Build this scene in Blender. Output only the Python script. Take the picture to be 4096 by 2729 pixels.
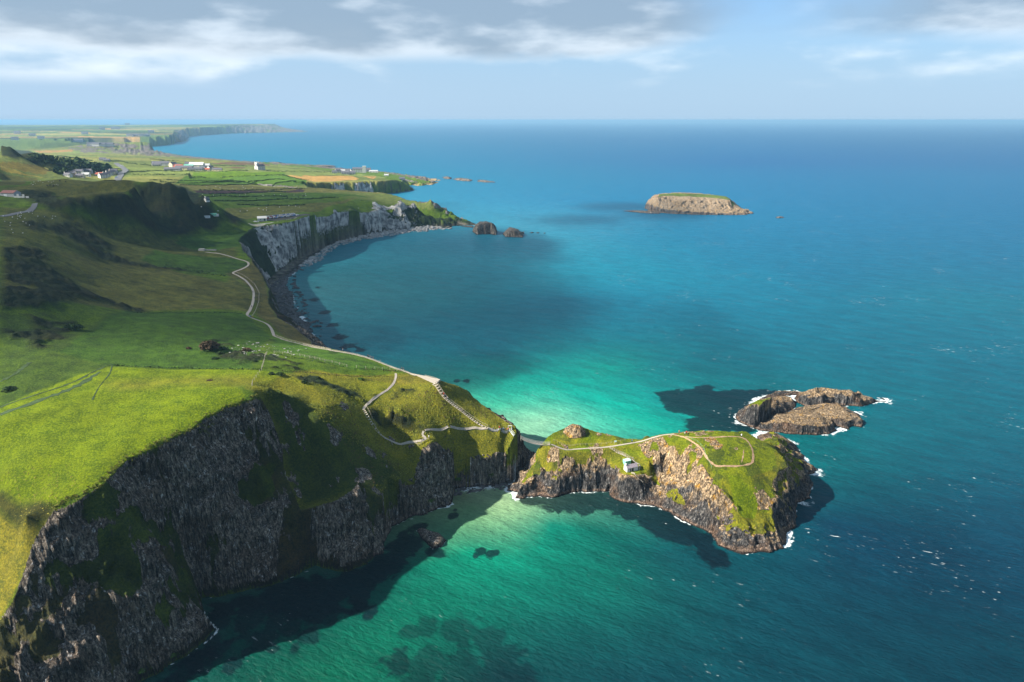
import bpy, math, random
import numpy as np
from mathutils import Vector, Matrix

# ------------------------------------------------------------------ camera, sky, sun, exposure
SC = bpy.context.scene
for o in list(bpy.data.objects):
    bpy.data.objects.remove(o)
COL = SC.collection
H0 = 180.0                      # drone height above the sea, metres
PITCH = math.radians(17.95)
F = 24 / 36 * 4096              # focal length in pixels of the 4096 px wide photograph
cam_d = bpy.data.cameras.new('camera'); cam = bpy.data.objects.new('camera', cam_d); COL.objects.link(cam)
cam.location = (0, 0, H0); cam.rotation_euler = (math.pi / 2 - PITCH, 0, 0)
cam_d.lens = 24; cam_d.sensor_width = 36; cam_d.clip_start = 1; cam_d.clip_end = 200000
SC.camera = cam

SUN_EL = 35.0
SUN_D = np.array([0.98, 0.20]); SUN_D /= np.linalg.norm(SUN_D)       # horizontal travel of the light
sl = bpy.data.lights.new('sun', 'SUN'); sl.energy = 5.0; sl.angle = math.radians(0.5); sl.color = (1.0, 0.93, 0.80)
so = bpy.data.objects.new('sun', sl); COL.objects.link(so)
ce, se = math.cos(math.radians(SUN_EL)), math.sin(math.radians(SUN_EL))
so.rotation_euler = Vector((SUN_D[0] * ce, SUN_D[1] * ce, -se)).to_track_quat('-Z', 'Y').to_euler()
so.location = (-500, -100, 900)

SC.view_settings.view_transform = 'Standard'; SC.view_settings.look = 'None'
SC.view_settings.gamma = 1.0; SC.view_settings.use_curve_mapping = False
SC.view_settings.exposure = 1.6

class NT:
    """small helper for node trees"""
    def __init__(s, tree):
        s.t = tree; s.t.nodes.clear()
    def n(s, typ, **kw):
        nd = s.t.nodes.new(typ)
        for k, v in kw.items():
            if k.startswith('_'): setattr(nd, k[1:], v)
        for k, v in kw.items():
            if not k.startswith('_'):
                key = int(k[1:]) if (k[0] == 'i' and k[1:].isdigit()) else k.replace('__', ' ')
                s.put(nd.inputs[key], v)
        return nd
    def put(s, sock, v):
        if isinstance(v, bpy.types.NodeSocket): s.t.links.new(v, sock)
        elif isinstance(v, bpy.types.Node): s.t.links.new(v.outputs[0], sock)
        else: sock.default_value = v
    def math(s, op, a, b=0.0, c=0.0, clamp=False):
        nd = s.t.nodes.new('ShaderNodeMath'); nd.operation = op; nd.use_clamp = clamp
        s.put(nd.inputs[0], a); s.put(nd.inputs[1], b); s.put(nd.inputs[2], c); return nd.outputs[0]
    def mix(s, f, a, b, blend='MIX'):
        nd = s.t.nodes.new('ShaderNodeMix'); nd.data_type = 'RGBA'; nd.blend_type = blend; nd.clamp_factor = True
        s.put(nd.inputs[0], f); s.put(nd.inputs[6], a); s.put(nd.inputs[7], b); return nd.outputs[2]
    def ramp(s, f, lo, hi, a=0.0, b=1.0, smooth=True):
        nd = s.t.nodes.new('ShaderNodeMapRange'); nd.interpolation_type = 'SMOOTHSTEP' if smooth else 'LINEAR'
        s.put(nd.inputs[0], f); nd.inputs[1].default_value = lo; nd.inputs[2].default_value = hi
        nd.inputs[3].default_value = a; nd.inputs[4].default_value = b; return nd.outputs[0]
    def vec(s, v, scale=(1, 1, 1), loc=(0, 0, 0), rot=(0, 0, 0)):
        nd = s.t.nodes.new('ShaderNodeMapping'); s.put(nd.inputs[0], v)
        nd.inputs['Scale'].default_value = scale; nd.inputs['Location'].default_value = loc; nd.inputs['Rotation'].default_value = rot
        return nd.outputs[0]
    def noise(s, v, scale, detail=4, rough=0.55, dist=0.0, col=False):
        nd = s.t.nodes.new('ShaderNodeTexNoise'); s.put(nd.inputs['Vector'], v)
        nd.inputs['Scale'].default_value = scale; nd.inputs['Detail'].default_value = detail
        nd.inputs['Roughness'].default_value = rough; nd.inputs['Distortion'].default_value = dist
        return nd.outputs['Color' if col else 'Fac']

def rgb(r, g, b, k=1.0):
    """sRGB 0-255 -> linear"""
    f = lambda c: ((c / 255 + 0.055) / 1.055) ** 2.4 if c > 10 else c / 255 / 12.92
    return (f(r) * k, f(g) * k, f(b) * k, 1.0)

def build_world():
    w = bpy.data.worlds.new('World'); SC.world = w; w.use_nodes = True
    k = NT(w.node_tree)
    sky = k.n('ShaderNodeTexSky', _sky_type='NISHITA', _sun_disc=False, _sun_elevation=math.radians(SUN_EL),
              _sun_rotation=math.atan2(-SUN_D[0], -SUN_D[1]), _altitude=180.0, _air_density=1.0, _dust_density=1.2, _ozone_density=2.0)
    tc = k.n('ShaderNodeTexCoord').outputs['Generated']
    sep = k.n('ShaderNodeSeparateXYZ', i0=tc)
    x, y, z = sep.outputs
    zz = k.math('MAXIMUM', z, 0.012)
    az = k.math('ARCTAN2', x, y)                       # radians, 0 = ahead, + right
    # cloud layer seen in perspective on a flat ceiling
    px = k.math('DIVIDE', x, k.math('ADD', zz, 0.03)); py = k.math('DIVIDE', y, k.math('ADD', zz, 0.03))
    cv = k.n('ShaderNodeCombineXYZ', i0=px, i1=py, i2=0.0).outputs[0]
    # direct angular coordinates for the puffs near the horizon
    av = k.n('ShaderNodeCombineXYZ', i0=k.math('MULTIPLY', az, 1.0), i1=k.math('MULTIPLY', z, 2.2), i2=0.3).outputs[0]
    n1 = k.noise(cv, 0.22, 4, 0.5, 0.3)
    n2 = k.noise(av, 4.6, 5, 0.5, 0.25)
    n3 = k.noise(k.vec(av, (1, 1.6, 1), (3, 1, 0)), 9.0, 5, 0.48)
    nn = k.math('ADD', k.math('MULTIPLY', n2, 0.7), k.math('MULTIPLY', n1, 0.3))
    # a broad bank of stratocumulus whose base lies about 4.5 degrees up and that breaks off to the right
    lowered = k.ramp(z, 0.050, 0.110, -0.40, 0.46)
    right = k.ramp(az, 0.0, 0.34, 0.0, -0.55)
    farright = k.ramp(az, 0.30, 0.62, 0.0, 0.44)
    m = k.math('ADD', nn, k.math('ADD', lowered, k.math('ADD', right, farright)))
    bank = k.ramp(m, 0.26, 0.74)
    # white fringe under and round the bank, puffs on the right and left
    band = k.math('MULTIPLY', k.ramp(z, 0.035, 0.06), k.ramp(z, 0.13, 0.08))
    fr = k.math('ADD', k.math('MULTIPLY', n2, 0.55), k.math('MULTIPLY', n3, 0.45))
    leftw = k.ramp(az, -0.15, -0.6, 0.0, 0.10)
    rightw = k.ramp(az, 0.42, 0.62, 0.0, 0.06)
    fringe = k.math('MULTIPLY', k.ramp(k.math('ADD', fr, k.math('ADD', leftw, rightw)), 0.47, 0.68), band)
    skyc = k.mix(1.0, sky.outputs[0], (0.42, 0.72, 1.0, 1), 'MULTIPLY')
    # thin veil lifts the horizon to pale blue
    veil = k.math('ADD', k.ramp(z, 0.02, 0.20, 0.92, 0.30), k.ramp(az, 0.05, -0.5, 0.0, 0.12))
    skyc = k.mix(veil, skyc, (2.4, 3.4, 4.45, 1))
    dark = k.ramp(k.math('ADD', n3, k.ramp(z, 0.05, 0.13, -0.25, 0.12)), 0.28, 0.62)
    cloudc = k.mix(dark, (4.0, 4.55, 5.1, 1), (1.7, 2.3, 2.95, 1))
    c = k.mix(k.math('MULTIPLY', fringe, 0.58), skyc, (6.0, 6.3, 6.4, 1))
    c = k.mix(k.math('MULTIPLY', bank, 0.85), c, cloudc)
    bg = k.n('ShaderNodeBackground', Color=c, Strength=0.066)
    out = k.n('ShaderNodeOutputWorld'); k.put(out.inputs[0], bg.outputs[0])
build_world()
if hasattr(SC, 'cycles'):
    SC.cycles.max_bounces = 4; SC.cycles.diffuse_bounces = 2; SC.cycles.glossy_bounces = 1; SC.cycles.volume_bounces = 0; SC.cycles.transparent_max_bounces = 12
    SC.cycles.volume_step_rate = 10; SC.cycles.sample_clamp_indirect = 4.0

# ------------------------------------------------------------------ noise and geometry tools (numpy)
def _hash(ix, iy, seed):
    h = (ix.astype(np.int64) * 374761393 + iy.astype(np.int64) * 668265263 + seed * 974634777) & 0xffffffff
    h = ((h ^ (h >> 13)) * 1274126177) & 0xffffffff
    return ((h ^ (h >> 16)) & 0xffffff).astype(np.float32) / 16777215.0
def vnoise(x, y, seed=0):
    ix = np.floor(x); iy = np.floor(y); fx = (x - ix).astype(np.float32); fy = (y - iy).astype(np.float32)
    ix = ix.astype(np.int64); iy = iy.astype(np.int64)
    u = fx * fx * fx * (fx * (fx * 6 - 15) + 10); v = fy * fy * fy * (fy * (fy * 6 - 15) + 10)
    a = _hash(ix, iy, seed); b = _hash(ix + 1, iy, seed); c = _hash(ix, iy + 1, seed); d = _hash(ix + 1, iy + 1, seed)
    return ((a + (b - a) * u) * (1 - v) + (c + (d - c) * u) * v) * 2 - 1
def fbm(x, y, wl, octv=4, seed=0, gain=0.5):
    s = 0; a = 1.0; tot = 0
    for i in range(octv):
        ca, sa = math.cos(0.7 * i + seed), math.sin(0.7 * i + seed)
        s = s + a * vnoise((x * ca - y * sa) / wl + 11.3 * i, (x * sa + y * ca) / wl - 7.1 * i, seed + i * 17)
        tot += a; a *= gain; wl *= 0.5
    return s / tot
def ridged(x, y, wl, octv=4, seed=0, gain=0.55):
    s = 0; a = 1.0; tot = 0
    for i in range(octv):
        ca, sa = math.cos(1.1 * i + seed), math.sin(1.1 * i + seed)
        s = s + a * (1 - 2 * np.abs(vnoise((x * ca - y * sa) / wl + 5.3 * i, (x * sa + y * ca) / wl + 9.1 * i, seed + i * 13)))
        tot += a; a *= gain; wl *= 0.5
    return s / tot
def sstep(x, a, b):
    t = np.clip((x - a) / (b - a), 0, 1); return t * t * (3 - 2 * t)

def unp(u, v, z=0.0):
    """the point of height z that the lens sees at pixel (u, v) of the photograph"""
    cx = (u - 2048) / F; cy = (1364.5 - v) / F
    dy = math.cos(PITCH) + cy * math.sin(PITCH); dz = -math.sin(PITCH) + cy * math.cos(PITCH)
    t = (z - H0) / dz
    return (cx * t, dy * t, z)
def P(lst):
    """list of (u, v[, z]) pixels or ('w', x, y, z) -> Nx3 world points"""
    return np.array([(p[1], p[2], p[3]) if p[0] == 'w' else unp(p[0], p[1], p[2] if len(p) > 2 else 0.0) for p in lst], dtype=np.float64)
def seg_dist(X, Y, poly, closed=True):
    d2 = np.full(X.shape, 1e18, dtype=np.float64); n = len(poly)
    for i in range(n if closed else n - 1):
        ax, ay = poly[i][:2]; bx, by = poly[(i + 1) % n][:2]
        ex, ey = bx - ax, by - ay; L = ex * ex + ey * ey + 1e-9
        t = np.clip(((X - ax) * ex + (Y - ay) * ey) / L, 0, 1)
        q = (X - ax - t * ex) ** 2 + (Y - ay - t * ey) ** 2
        np.minimum(d2, q, out=d2)
    return np.sqrt(d2)
def inside(X, Y, poly):
    r = np.zeros(X.shape, bool); n = len(poly)
    for i in range(n):
        ax, ay = poly[i][:2]; bx, by = poly[(i + 1) % n][:2]
        if ay == by: continue
        c = ((ay > Y) != (by > Y)) & (X < (bx - ax) * (Y - ay) / (by - ay) + ax)
        r ^= c
    return r
class RBF:
    def __init__(s, pts, vals, reg=0.02):
        s.reg = reg
        s.p = np.asarray(pts, float)[:, :2]; v = np.asarray(vals, float)
        if v.ndim == 1: v = v[:, None]
        n = len(s.p); d = np.hypot(s.p[:, None, 0] - s.p[None, :, 0], s.p[:, None, 1] - s.p[None, :, 1])
        A = np.zeros((n + 1, n + 1)); A[:n, :n] = d - 0.0 * np.eye(n); A[:n, n] = 1; A[n, :n] = 1
        A[:n, :n] += np.eye(n) * -s.reg
        s.w = np.linalg.lstsq(A, np.vstack([v, np.zeros((1, v.shape[1]))]), rcond=None)[0]
    def __call__(s, X, Y):
        out = [np.full(X.shape, c, float) for c in s.w[-1]]
        for i, (px, py) in enumerate(s.p):
            d = np.sqrt((X - px) ** 2 + (Y - py) ** 2)
            for j in range(len(out)): out[j] += s.w[i, j] * d
        return out[0] if len(out) == 1 else out

def grid_mesh(name, X, Y, Z, keep=None, attrs=None, mat=None, smooth=True):
    """a height-field sheet from 2-D arrays; keep = vertex mask"""
    r, c = X.shape; idx = np.arange(r * c).reshape(r, c)
    q = np.stack([idx[:-1, :-1], idx[:-1, 1:], idx[1:, 1:], idx[1:, :-1]], -1).reshape(-1, 4)
    if keep is not None:
        k = keep.reshape(-1); q = q[k[q].any(1)]
    used = np.zeros(r * c, bool); used[q.reshape(-1)] = True
    remap = np.cumsum(used) - 1; q = remap[q]
    co = np.stack([X, Y, Z], -1).reshape(-1, 3)[used]
    me = bpy.data.meshes.new(name)
    me.vertices.add(len(co)); me.vertices.foreach_set('co', co.astype(np.float32).ravel())
    me.loops.add(len(q) * 4); me.loops.foreach_set('vertex_index', q.astype(np.int32).ravel())
    me.polygons.add(len(q)); me.polygons.foreach_set('loop_start', np.arange(0, len(q) * 4, 4, dtype=np.int32))
    me.polygons.foreach_set('loop_total', np.full(len(q), 4, np.int32))
    me.polygons.foreach_set('use_smooth', np.full(len(q), smooth, bool))
    me.update(calc_edges=True)
    for nm, a in (attrs or {}).items():
        if a.ndim == 3:
            at = me.color_attributes.new(nm, 'FLOAT_COLOR', 'POINT')
            at.data.foreach_set('color', np.concatenate([a.reshape(-1, 3)[used], np.ones((used.sum(), 1))], 1).astype(np.float32).ravel())
        else:
            at = me.attributes.new(nm, 'FLOAT', 'POINT'); at.data.foreach_set('value', a.reshape(-1)[used].astype(np.float32))
    if mat: me.materials.append(mat)
    o = bpy.data.objects.new(name, me); COL.objects.link(o); return o
# ------------------------------------------------------------------ the mainland: coastline, cliff edge, heights
COAST = P([('w', -16000, 40, 0), ('w', -420, 40, 0), ('w', -235, 90, 0), ('w', -165, 120, 0), ('w', -142, 150, 0), ('w', -134, 170, 0),
    (520, 2745), (600, 2708), (659, 2672), (749, 2624), (838, 2559), (873, 2523), (838, 2488), (812, 2440), (805, 2398),
    (897, 2381), (1016, 2351), (1135, 2324), (1195, 2297), (1284, 2268), (1340, 2286), (1391, 2285), (1462, 2250), (1522, 2208),
    (1531, 2170), (1544, 2144), (1565, 2109), (1622, 2083), (1696, 2061), (1739, 2039), (1812, 2016), (1800, 1985), (1812, 1962),
    (1860, 1955), (1905, 1946), (1975, 1944), (2042, 1925), (2095, 1897), (2138, 1872), ('w', 14, 336, 0), ('w', 7, 340, 0), ('w', 4, 352, 0),
    ('w', -3, 366, 0), ('w', -14, 382, 0), ('w', -34, 392, 0), ('w', -62, 405, 0), ('w', -92, 428, 0), ('w', -118, 470, 0), ('w', -140, 515, 0),
    (1285, 1391), (1248, 1348), (1213, 1278), (1178, 1217), (1161, 1174), (1140, 1130), (1161, 1104), (1204, 1067), (1248, 1040),
    (1262, 1022), (1335, 983), (1422, 961), (1552, 939), (1683, 922), (1805, 913), (1815, 905), ('w', -60, 1230, 0), ('w', -120, 1330, 0),
    ('w', -260, 1420, 0), ('w', -420, 1520, 0), ('w', -520, 1640, 0), (1395, 786), (1457, 783), (1596, 770), (1648, 761), (1613, 750), (1622, 740), (1683, 745),
    (1735, 738), (1752, 729), (1700, 722), (1775, 725), (1740, 715), (1655, 705), (1590, 696), (1540, 688), (1440, 682), (1340, 672), (1335, 668), (1345, 665),
    (1250, 661), (1100, 656), (1061, 652), (960, 645), (900, 639), (739, 629), (600, 620), (435, 612), (350, 611), (290, 607), (200, 605),
    (150, 602), (230, 601), (278, 598), (304, 593), (435, 590), (565, 588), (626, 585), (674, 578), (739, 565), (757, 545), (900, 535),
    (1117, 530), (1235, 527), ('w', -4300, 13500, 0), ('w', -8000, 14500, 0), ('w', -16000, 15500, 0)])
TOPL = P([('w', -16000, 60, 40), ('w', -430, 60, 40), ('w', -260, 110, 28), ('w', -190, 140, 26), (-60, 2560, 28), (0, 2470, 32), (50, 2390, 37), (95, 2290, 43), (130, 2180, 50), (175, 2100, 55), (217, 2035, 59),
    (326, 1985, 61), (413, 1932, 63), (470, 1876, 64), (522, 1838, 64.5), (609, 1793, 65), (696, 1750, 66), (783, 1711, 66),
    (826, 1680, 66.5), (905, 1637, 67), (979, 1617, 67), (1030, 1598, 68), (1048, 1602, 66), (1087, 1674, 57), (1110, 1730, 52), (1135, 1804, 45), (1143, 1900, 36),
    (1185, 1990, 29), (1209, 2044, 26), (1278, 2022, 27), (1348, 2000, 27.5), (1410, 1955, 29), (1439, 1898, 31), (1462, 1960, 27),
    (1531, 1985, 22), (1609, 1955, 15.5), (1652, 1938, 14.5), (1662, 1880, 20), (1683, 1800, 28), (1720, 1775, 30), (1757, 1778, 28), (1783, 1800, 23),
    (1840, 1838, 17), (1913, 1848, 14), (1960, 1835, 15), (2013, 1826, 14.5), (2040, 1768, 25.5), (2072, 1757, 25.5), (2078, 1740, 26),
    (2060, 1700, 29), (2035, 1688, 30), (1990, 1662, 30), (1930, 1620, 32), (1893, 1590, 33), (1872, 1562, 36), (1835, 1545, 40), (1760, 1520, 47),
    (1680, 1500, 48), (1600, 1478, 48), (1500, 1440, 49), (1410, 1415, 50), (1330, 1396, 49), (1250, 1383, 46), (1228, 1352, 35), (1180, 1312, 36),
    (1110, 1272, 38), (1075, 1210, 40), (1078, 1150, 36), (1062, 1120, 40), (1040, 1080, 42), (1010, 1045, 44), (975, 1000, 47), (958, 965, 49), (985, 930, 51), (1040, 905, 52),
    (1109, 893, 53), (1180, 884, 52), (1270, 874, 45), (1350, 866, 40), (1450, 855, 37), (1552, 850, 30), (1640, 862, 17), (1720, 880, 8), (1780, 890, 4),
    ('w', -120, 1200, 12), ('w', -150, 1280, 40), ('w', -250, 1345, 46),
    ('w', -400, 1400, 50), ('w', -560, 1490, 50), ('w', -690, 1610, 47), (1215, 752, 40), (1270, 735, 36), (1340, 731, 34), (1440, 728, 33), (1530, 725, 32), (1585, 722, 29), (1603, 726, 22),
    (1610, 712, 12), (1625, 722, 3), (1690, 733, 3), (1715, 726, 4), (1660, 712, 8), (1600, 702, 8), (1540, 694, 8), (1440, 687, 10), (1340, 678, 12), (1250, 668, 14), (1100, 662, 14), (1000, 652, 20), (900, 643, 30),
    (739, 632, 42), (600, 625, 46), (435, 615, 48), (330, 613, 40), (240, 609, 30), (120, 603, 30), (135, 594, 45), (250, 588, 55), (304, 581, 60), (435, 571, 70), (580, 569, 70), (640, 571, 60), (640, 566, 50), (690, 548, 60),
    (700, 520, 80), (900, 506, 95), (1117, 495, 110), (1180, 490, 115), (1205, 492, 110), ('w', -4400, 13200, 110), ('w', -8000, 14200, 60), ('w', -16000, 15200, 40)])
# heights on the land between the edges
CTRL = P([(0, 1983, 59), (100, 2060, 59), (0, 2100, 52), (0, 2250, 42), (-200, 2300, 30), (60, 2200, 46), (0, 1900, 62), (0, 1700, 69), (0, 1500, 73), (0, 1300, 79), (200, 1900, 63), (400, 1700, 68), (600, 1600, 69), (850, 1520, 69),
    (935, 1545, 69), (1000, 1545, 70), (1074, 1552, 69), (1126, 1563, 67), (1170, 1585, 63), (1110, 1600, 60), (1180, 1650, 57), (1140, 1640, 58), (1240, 1610, 58.5), (1300, 1622, 57), (1250, 1700, 53), (1200, 1760, 47), (1180, 1850, 39), (1250, 1850, 37), (1300, 1750, 47), (1350, 1900, 33),
    (1400, 1800, 39), (1380, 1680, 50), (1500, 1700, 42), (1550, 1800, 33), (1500, 1900, 29), (1600, 1900, 23), (1600, 1740, 34), (1450, 1622, 48.5), (1350, 1590, 55), (1480, 1650, 46), (1540, 1720, 37),
    (1600, 1762, 31.5), (1680, 1765, 31), (1740, 1757, 31), (1600, 1640, 44), (1650, 1680, 39), (1720, 1720, 34), (1700, 1560, 47), (1800, 1600, 41), (1640, 1560, 46), (1600, 1580, 46),
    (1850, 1640, 37), (1950, 1700, 30.5), (1900, 1712, 29.5), (1800, 1715, 32), (2000, 1722, 28), (2040, 1722, 27), (1950, 1720, 28.5), (2010, 1700, 28.5),
    (1750, 1540, 48), (1580, 1500, 49), (1400, 1500, 54), (1250, 1500, 60), (1100, 1500, 66), (1200, 1430, 56), (1350, 1440, 53), (1050, 1400, 58), (950, 1450, 64), (800, 1450, 65), (1000, 1480, 67),
    (600, 1450, 68), (300, 1450, 71), (600, 1300, 65), (900, 1300, 55), (300, 1300, 69), (950, 1257, 49), (520, 1247, 57), (700, 1100, 55), (850, 1080, 47), (950, 1150, 47), (400, 1150, 66), (200, 1120, 80),
    (0, 1150, 90), (0, 1000, 97), (200, 1000, 86), (400, 1050, 68), (600, 980, 60), (900, 1000, 50), (800, 940, 56), (940, 960, 51), (500, 900, 70), (640, 960, 60), (390, 1025, 70), (230, 940, 92), (100, 960, 98), (300, 880, 90), (150, 860, 100), (0, 830, 105), (260, 845, 88), (120, 800, 106),
    (40, 790, 107), (130, 785, 106), (0, 757, 111), (130, 735, 112), (260, 715, 114), (400, 724, 114), (500, 724, 114), (609, 724, 113), (680, 730, 111), (740, 748, 106), (805, 778, 94), (826, 805, 84), (840, 870, 62), (790, 880, 63), (700, 830, 82), (600, 830, 86), (450, 830, 88), (270, 800, 107), (400, 788, 108),
    (490, 780, 107), (540, 750, 112), (713, 941, 60), (805, 913, 58), (450, 930, 74), (620, 900, 72), (880, 868, 60), (900, 820, 60), (870, 806, 70), (975, 850, 56), (1020, 905, 52), (1050, 890, 52), (1010, 930, 52),
    (1250, 850, 54), (1300, 858, 45), (1335, 835, 51), (1400, 822, 50), (1500, 806, 49), (1600, 797, 48), (1652, 797, 47), (1450, 845, 38), (1560, 838, 33), (1620, 845, 26), (1560, 852, 29), (1690, 850, 18),
    (1660, 815, 40), (1000, 800, 57), (1200, 790, 54), (1400, 785, 51), (950, 768, 57), (1150, 765, 50), (700, 735, 62), (900, 720, 60), (1150, 720, 48), (700, 700, 66), (900, 690, 57), (1100, 690, 48), (1250, 700, 40), (1400, 705, 34), (1300, 690, 36), (1200, 672, 28),
    (1035, 672, 45), (850, 672, 55), (650, 665, 60), (500, 690, 68), (400, 700, 70), (300, 700, 74), (480, 655, 66), (400, 645, 68), (600, 640, 60), (250, 620, 60), (350, 625, 58), (800, 640, 48), (1000, 652, 30), (1400, 695, 24), (1480, 700, 26), (1540, 710, 24),
    ('w', -900, 1000, 75), ('w', -700, 900, 66), ('w', -500, 950, 58), ('w', -1100, 900, 90), ('w', -1300, 1100, 85), ('w', -1100, 1250, 72),
    (0, 720, 82), (100, 740, 85), (0, 680, 92), (150, 690, 84), (200, 670, 80), (0, 640, 108), (120, 650, 98), (0, 583, 135), (43, 589, 132), (130, 606, 122), (196, 624, 112), (248, 645, 96), (-200, 580, 140), (-300, 700, 120), (-400, 620, 140),
    ('w', -2600, 3000, 60), ('w', -3500, 3200, 70), ('w', -3800, 4600, 60), ('w', -6000, 6000, 90), ('w', -2800, 6500, 80), ('w', -4500, 8000, 90), (0, 500, 90), (300, 500, 95), (600, 487, 135), (850, 486, 140), (1000, 484, 130), (1150, 489, 118), (800, 500, 110), (500, 505, 95), (400, 540, 70), (600, 540, 65),
    (100, 560, 70), ('w', -12000, 9000, 100), ('w', -9000, 3000, 150), ('w', -6000, 1500, 160), ('w', -2500, 900, 150), ('w', -1200, 500, 125), ('w', -600, 300, 90), ('w', -500, 180, 70), ('w', -700, 600, 115), ('w', -300, 150, 52), ('w', -5000, 300, 150)])
Tm = RBF(np.vstack([CTRL, TOPL]), np.concatenate([CTRL[:, 2], TOPL[:, 2]]))

def land_height(X, Y, T, coast, top, wl, warp, crag, t_pow=0.8, beach=0.0):
    """height of a cliffed landform: T inside the top line, a craggy face between it and the coast"""
    wl = np.asarray(wl, float) * np.ones(X.shape)
    rn = [np.zeros(X.shape) for _ in range(4)]
    wx = fbm(X, Y, 1.0 * 26, 4, 3) * warp; wy = fbm(X, Y, 1.0 * 26, 4, 9) * warp
    wx2 = ridged(X, Y, 7.0, 3, 5) * warp * 0.35; wy2 = ridged(X, Y, 7.0, 3, 6) * warp * 0.35
    Xc, Yc = X + wx + wx2, Y + wy + wy2
    ins = inside(Xc, Yc, coast); dc = seg_dist(Xc, Yc, coast)
    Xt, Yt = X + wx * 0.35 + wx2 * 0.3, Y + wy * 0.35 + wy2 * 0.3
    it = inside(Xt, Yt, top); dt = np.where(it, 0, seg_dist(Xt, Yt, top))
    dcb = np.maximum(dc - beach, 0); t = dcb / (dcb + dt + 1e-6); t = np.where(it, 1.0, t)
    g = np.power(np.clip(t, 0, 1), t_pow)
    face = 4 * t * (1 - t)
    h = np.where(ins, T * g, -0.5 - np.minimum(dc * 0.5, 12))
    h = np.where(ins & ~it, h + face * crag * (ridged(X, Y, 14, 5, 21, 0.6)), h)
    h = np.where(ins, np.maximum(h, 0.15 + 0.02 * np.minimum(dc, 20)), h)
    return h, ins, it, t, dc, dt, face

# ---- the sheet is finer where the ground is nearer: columns fan out from under the drone
ys = np.concatenate([np.arange(100, 160, 2.0), np.arange(160, 345, 0.42), np.arange(345, 560, 1.1), np.arange(560, 1250, 2.6),
                     np.arange(1250, 2100, 6), np.arange(2100, 3600, 25), np.arange(3600, 7000, 120), np.arange(7000, 14800, 150)])
ss = np.concatenate([np.linspace(-3.0, -1.02, 25)[:-1], np.linspace(-1.02, 0.09, 790)])
GS, GY = np.meshgrid(ss, ys)
GX = GS * GY
def mainland():
    X, Y = GX, GY
    T = Tm(X, Y)
    sc = sstep(Y, 250, 1500)
    warp = 3.2 + 10 * sc + 30 * sstep(Y, 1500, 6000)
    crag = 7.0 + 2 * sc
    beach = 14 * sstep(Y, 760, 800) * (1 - sstep(Y, 1200, 1240)) * (X > -420) + 20 * sstep(Y, 520, 560) * (1 - sstep(Y, 760, 800)) * (X > -300)
    h, ins, it, t, dc, dt, face = land_height(X, Y, T, COAST, TOPL, 20, warp, crag, beach=beach)
    # lava-flow ledges on the near basalt faces
    q = (h + fbm(X, Y, 22, 3, 61) * 7) / 10.5; fr = q - np.floor(q); led = (np.floor(q) + sstep(fr, 0.15, 0.62)) * 10.5 - q * 10.5
    h = np.where(ins & ~it & (t > 0.04) & (t < 0.96), h + led * 0.42 * face * (Y < 345), h)
    h = h + np.where(ins & ~it & (t <= 0), np.minimum(dc, 14) * 0.16 + 0.9 * np.abs(fbm(X, Y, 5, 3, 35)), 0)
    # rough ground: tussocks and hollows on grass
    amp = 0.5 + 1.2 * sc
    n = fbm(X, Y, 30, 4, 31) * amp * 1.6 + fbm(X, Y, 3.0, 3, 33) * 0.16
    h = h + np.where(it, n * np.clip(dt + dc / 10, 0, 1), 0)
    # gullies down the grassy slopes above the sea
    return h, ins, it, t, dc, dt, face, T
HH, INS, ITOP, TT, DC, DT, FACE, T0 = mainland()
class Land:
    """a height grid that can be meshed, sampled and hit by a sight line"""
    def __init__(s, x0, x1, y0, y1, res):
        s.x0, s.y0, s.res = x0, y0, res
        s.xs = np.arange(x0, x1 + res, res); s.ys = np.arange(y0, y1 + res, res)
        s.X, s.Y = np.meshgrid(s.xs, s.ys)
    def z(s, x, y):
        fx = (x - s.x0) / s.res; fy = (y - s.y0) / s.res
        i = int(np.clip(fy, 0, len(s.ys) - 2)); j = int(np.clip(fx, 0, len(s.xs) - 2)); a = fy - i; b = fx - j
        h = s.h; return (h[i, j] * (1 - b) + h[i, j + 1] * b) * (1 - a) + (h[i + 1, j] * (1 - b) + h[i + 1, j + 1] * b) * a
    def hit(s, u, v, lift=0.0):
        p0 = np.array(unp(u, v, 45.0)); p1 = np.array(unp(u, v, 0.0))
        for k in range(301):
            p = p0 + (p1 - p0) * k / 300
            if s.x0 < p[0] < s.xs[-1] and s.y0 < p[1] < s.ys[-1]:
                zz = s.z(p[0], p[1])
                if zz >= p[2]: return np.array([p[0], p[1], zz + lift])
        return p1 + np.array([0, 0, lift])

def islet(coast, top, ctrl, res, warp=2.0, crag=3.0, t_pow=0.8, grass=0.4, pad=6):
    C = P(coast); Tp = P(top); Ct = P(ctrl) if ctrl else Tp
    L = Land(C[:, 0].min() - pad, C[:, 0].max() + pad, C[:, 1].min() - pad, C[:, 1].max() + pad, res)
    A = np.vstack([Ct, Tp]) if ctrl else Tp
    T = RBF(A, A[:, 2])(L.X, L.Y)
    L.h, L.ins, L.it, L.t, L.dc, L.dt, L.face = land_height(L.X, L.Y, T, C, Tp, 20, warp, crag, t_pow)
    L.h = L.h + np.where(L.it, fbm(L.X, L.Y, 9, 5, 41) * grass * 1.5 + ridged(L.X, L.Y, 3, 2, 44) * 0.12, 0)
    return L

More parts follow.
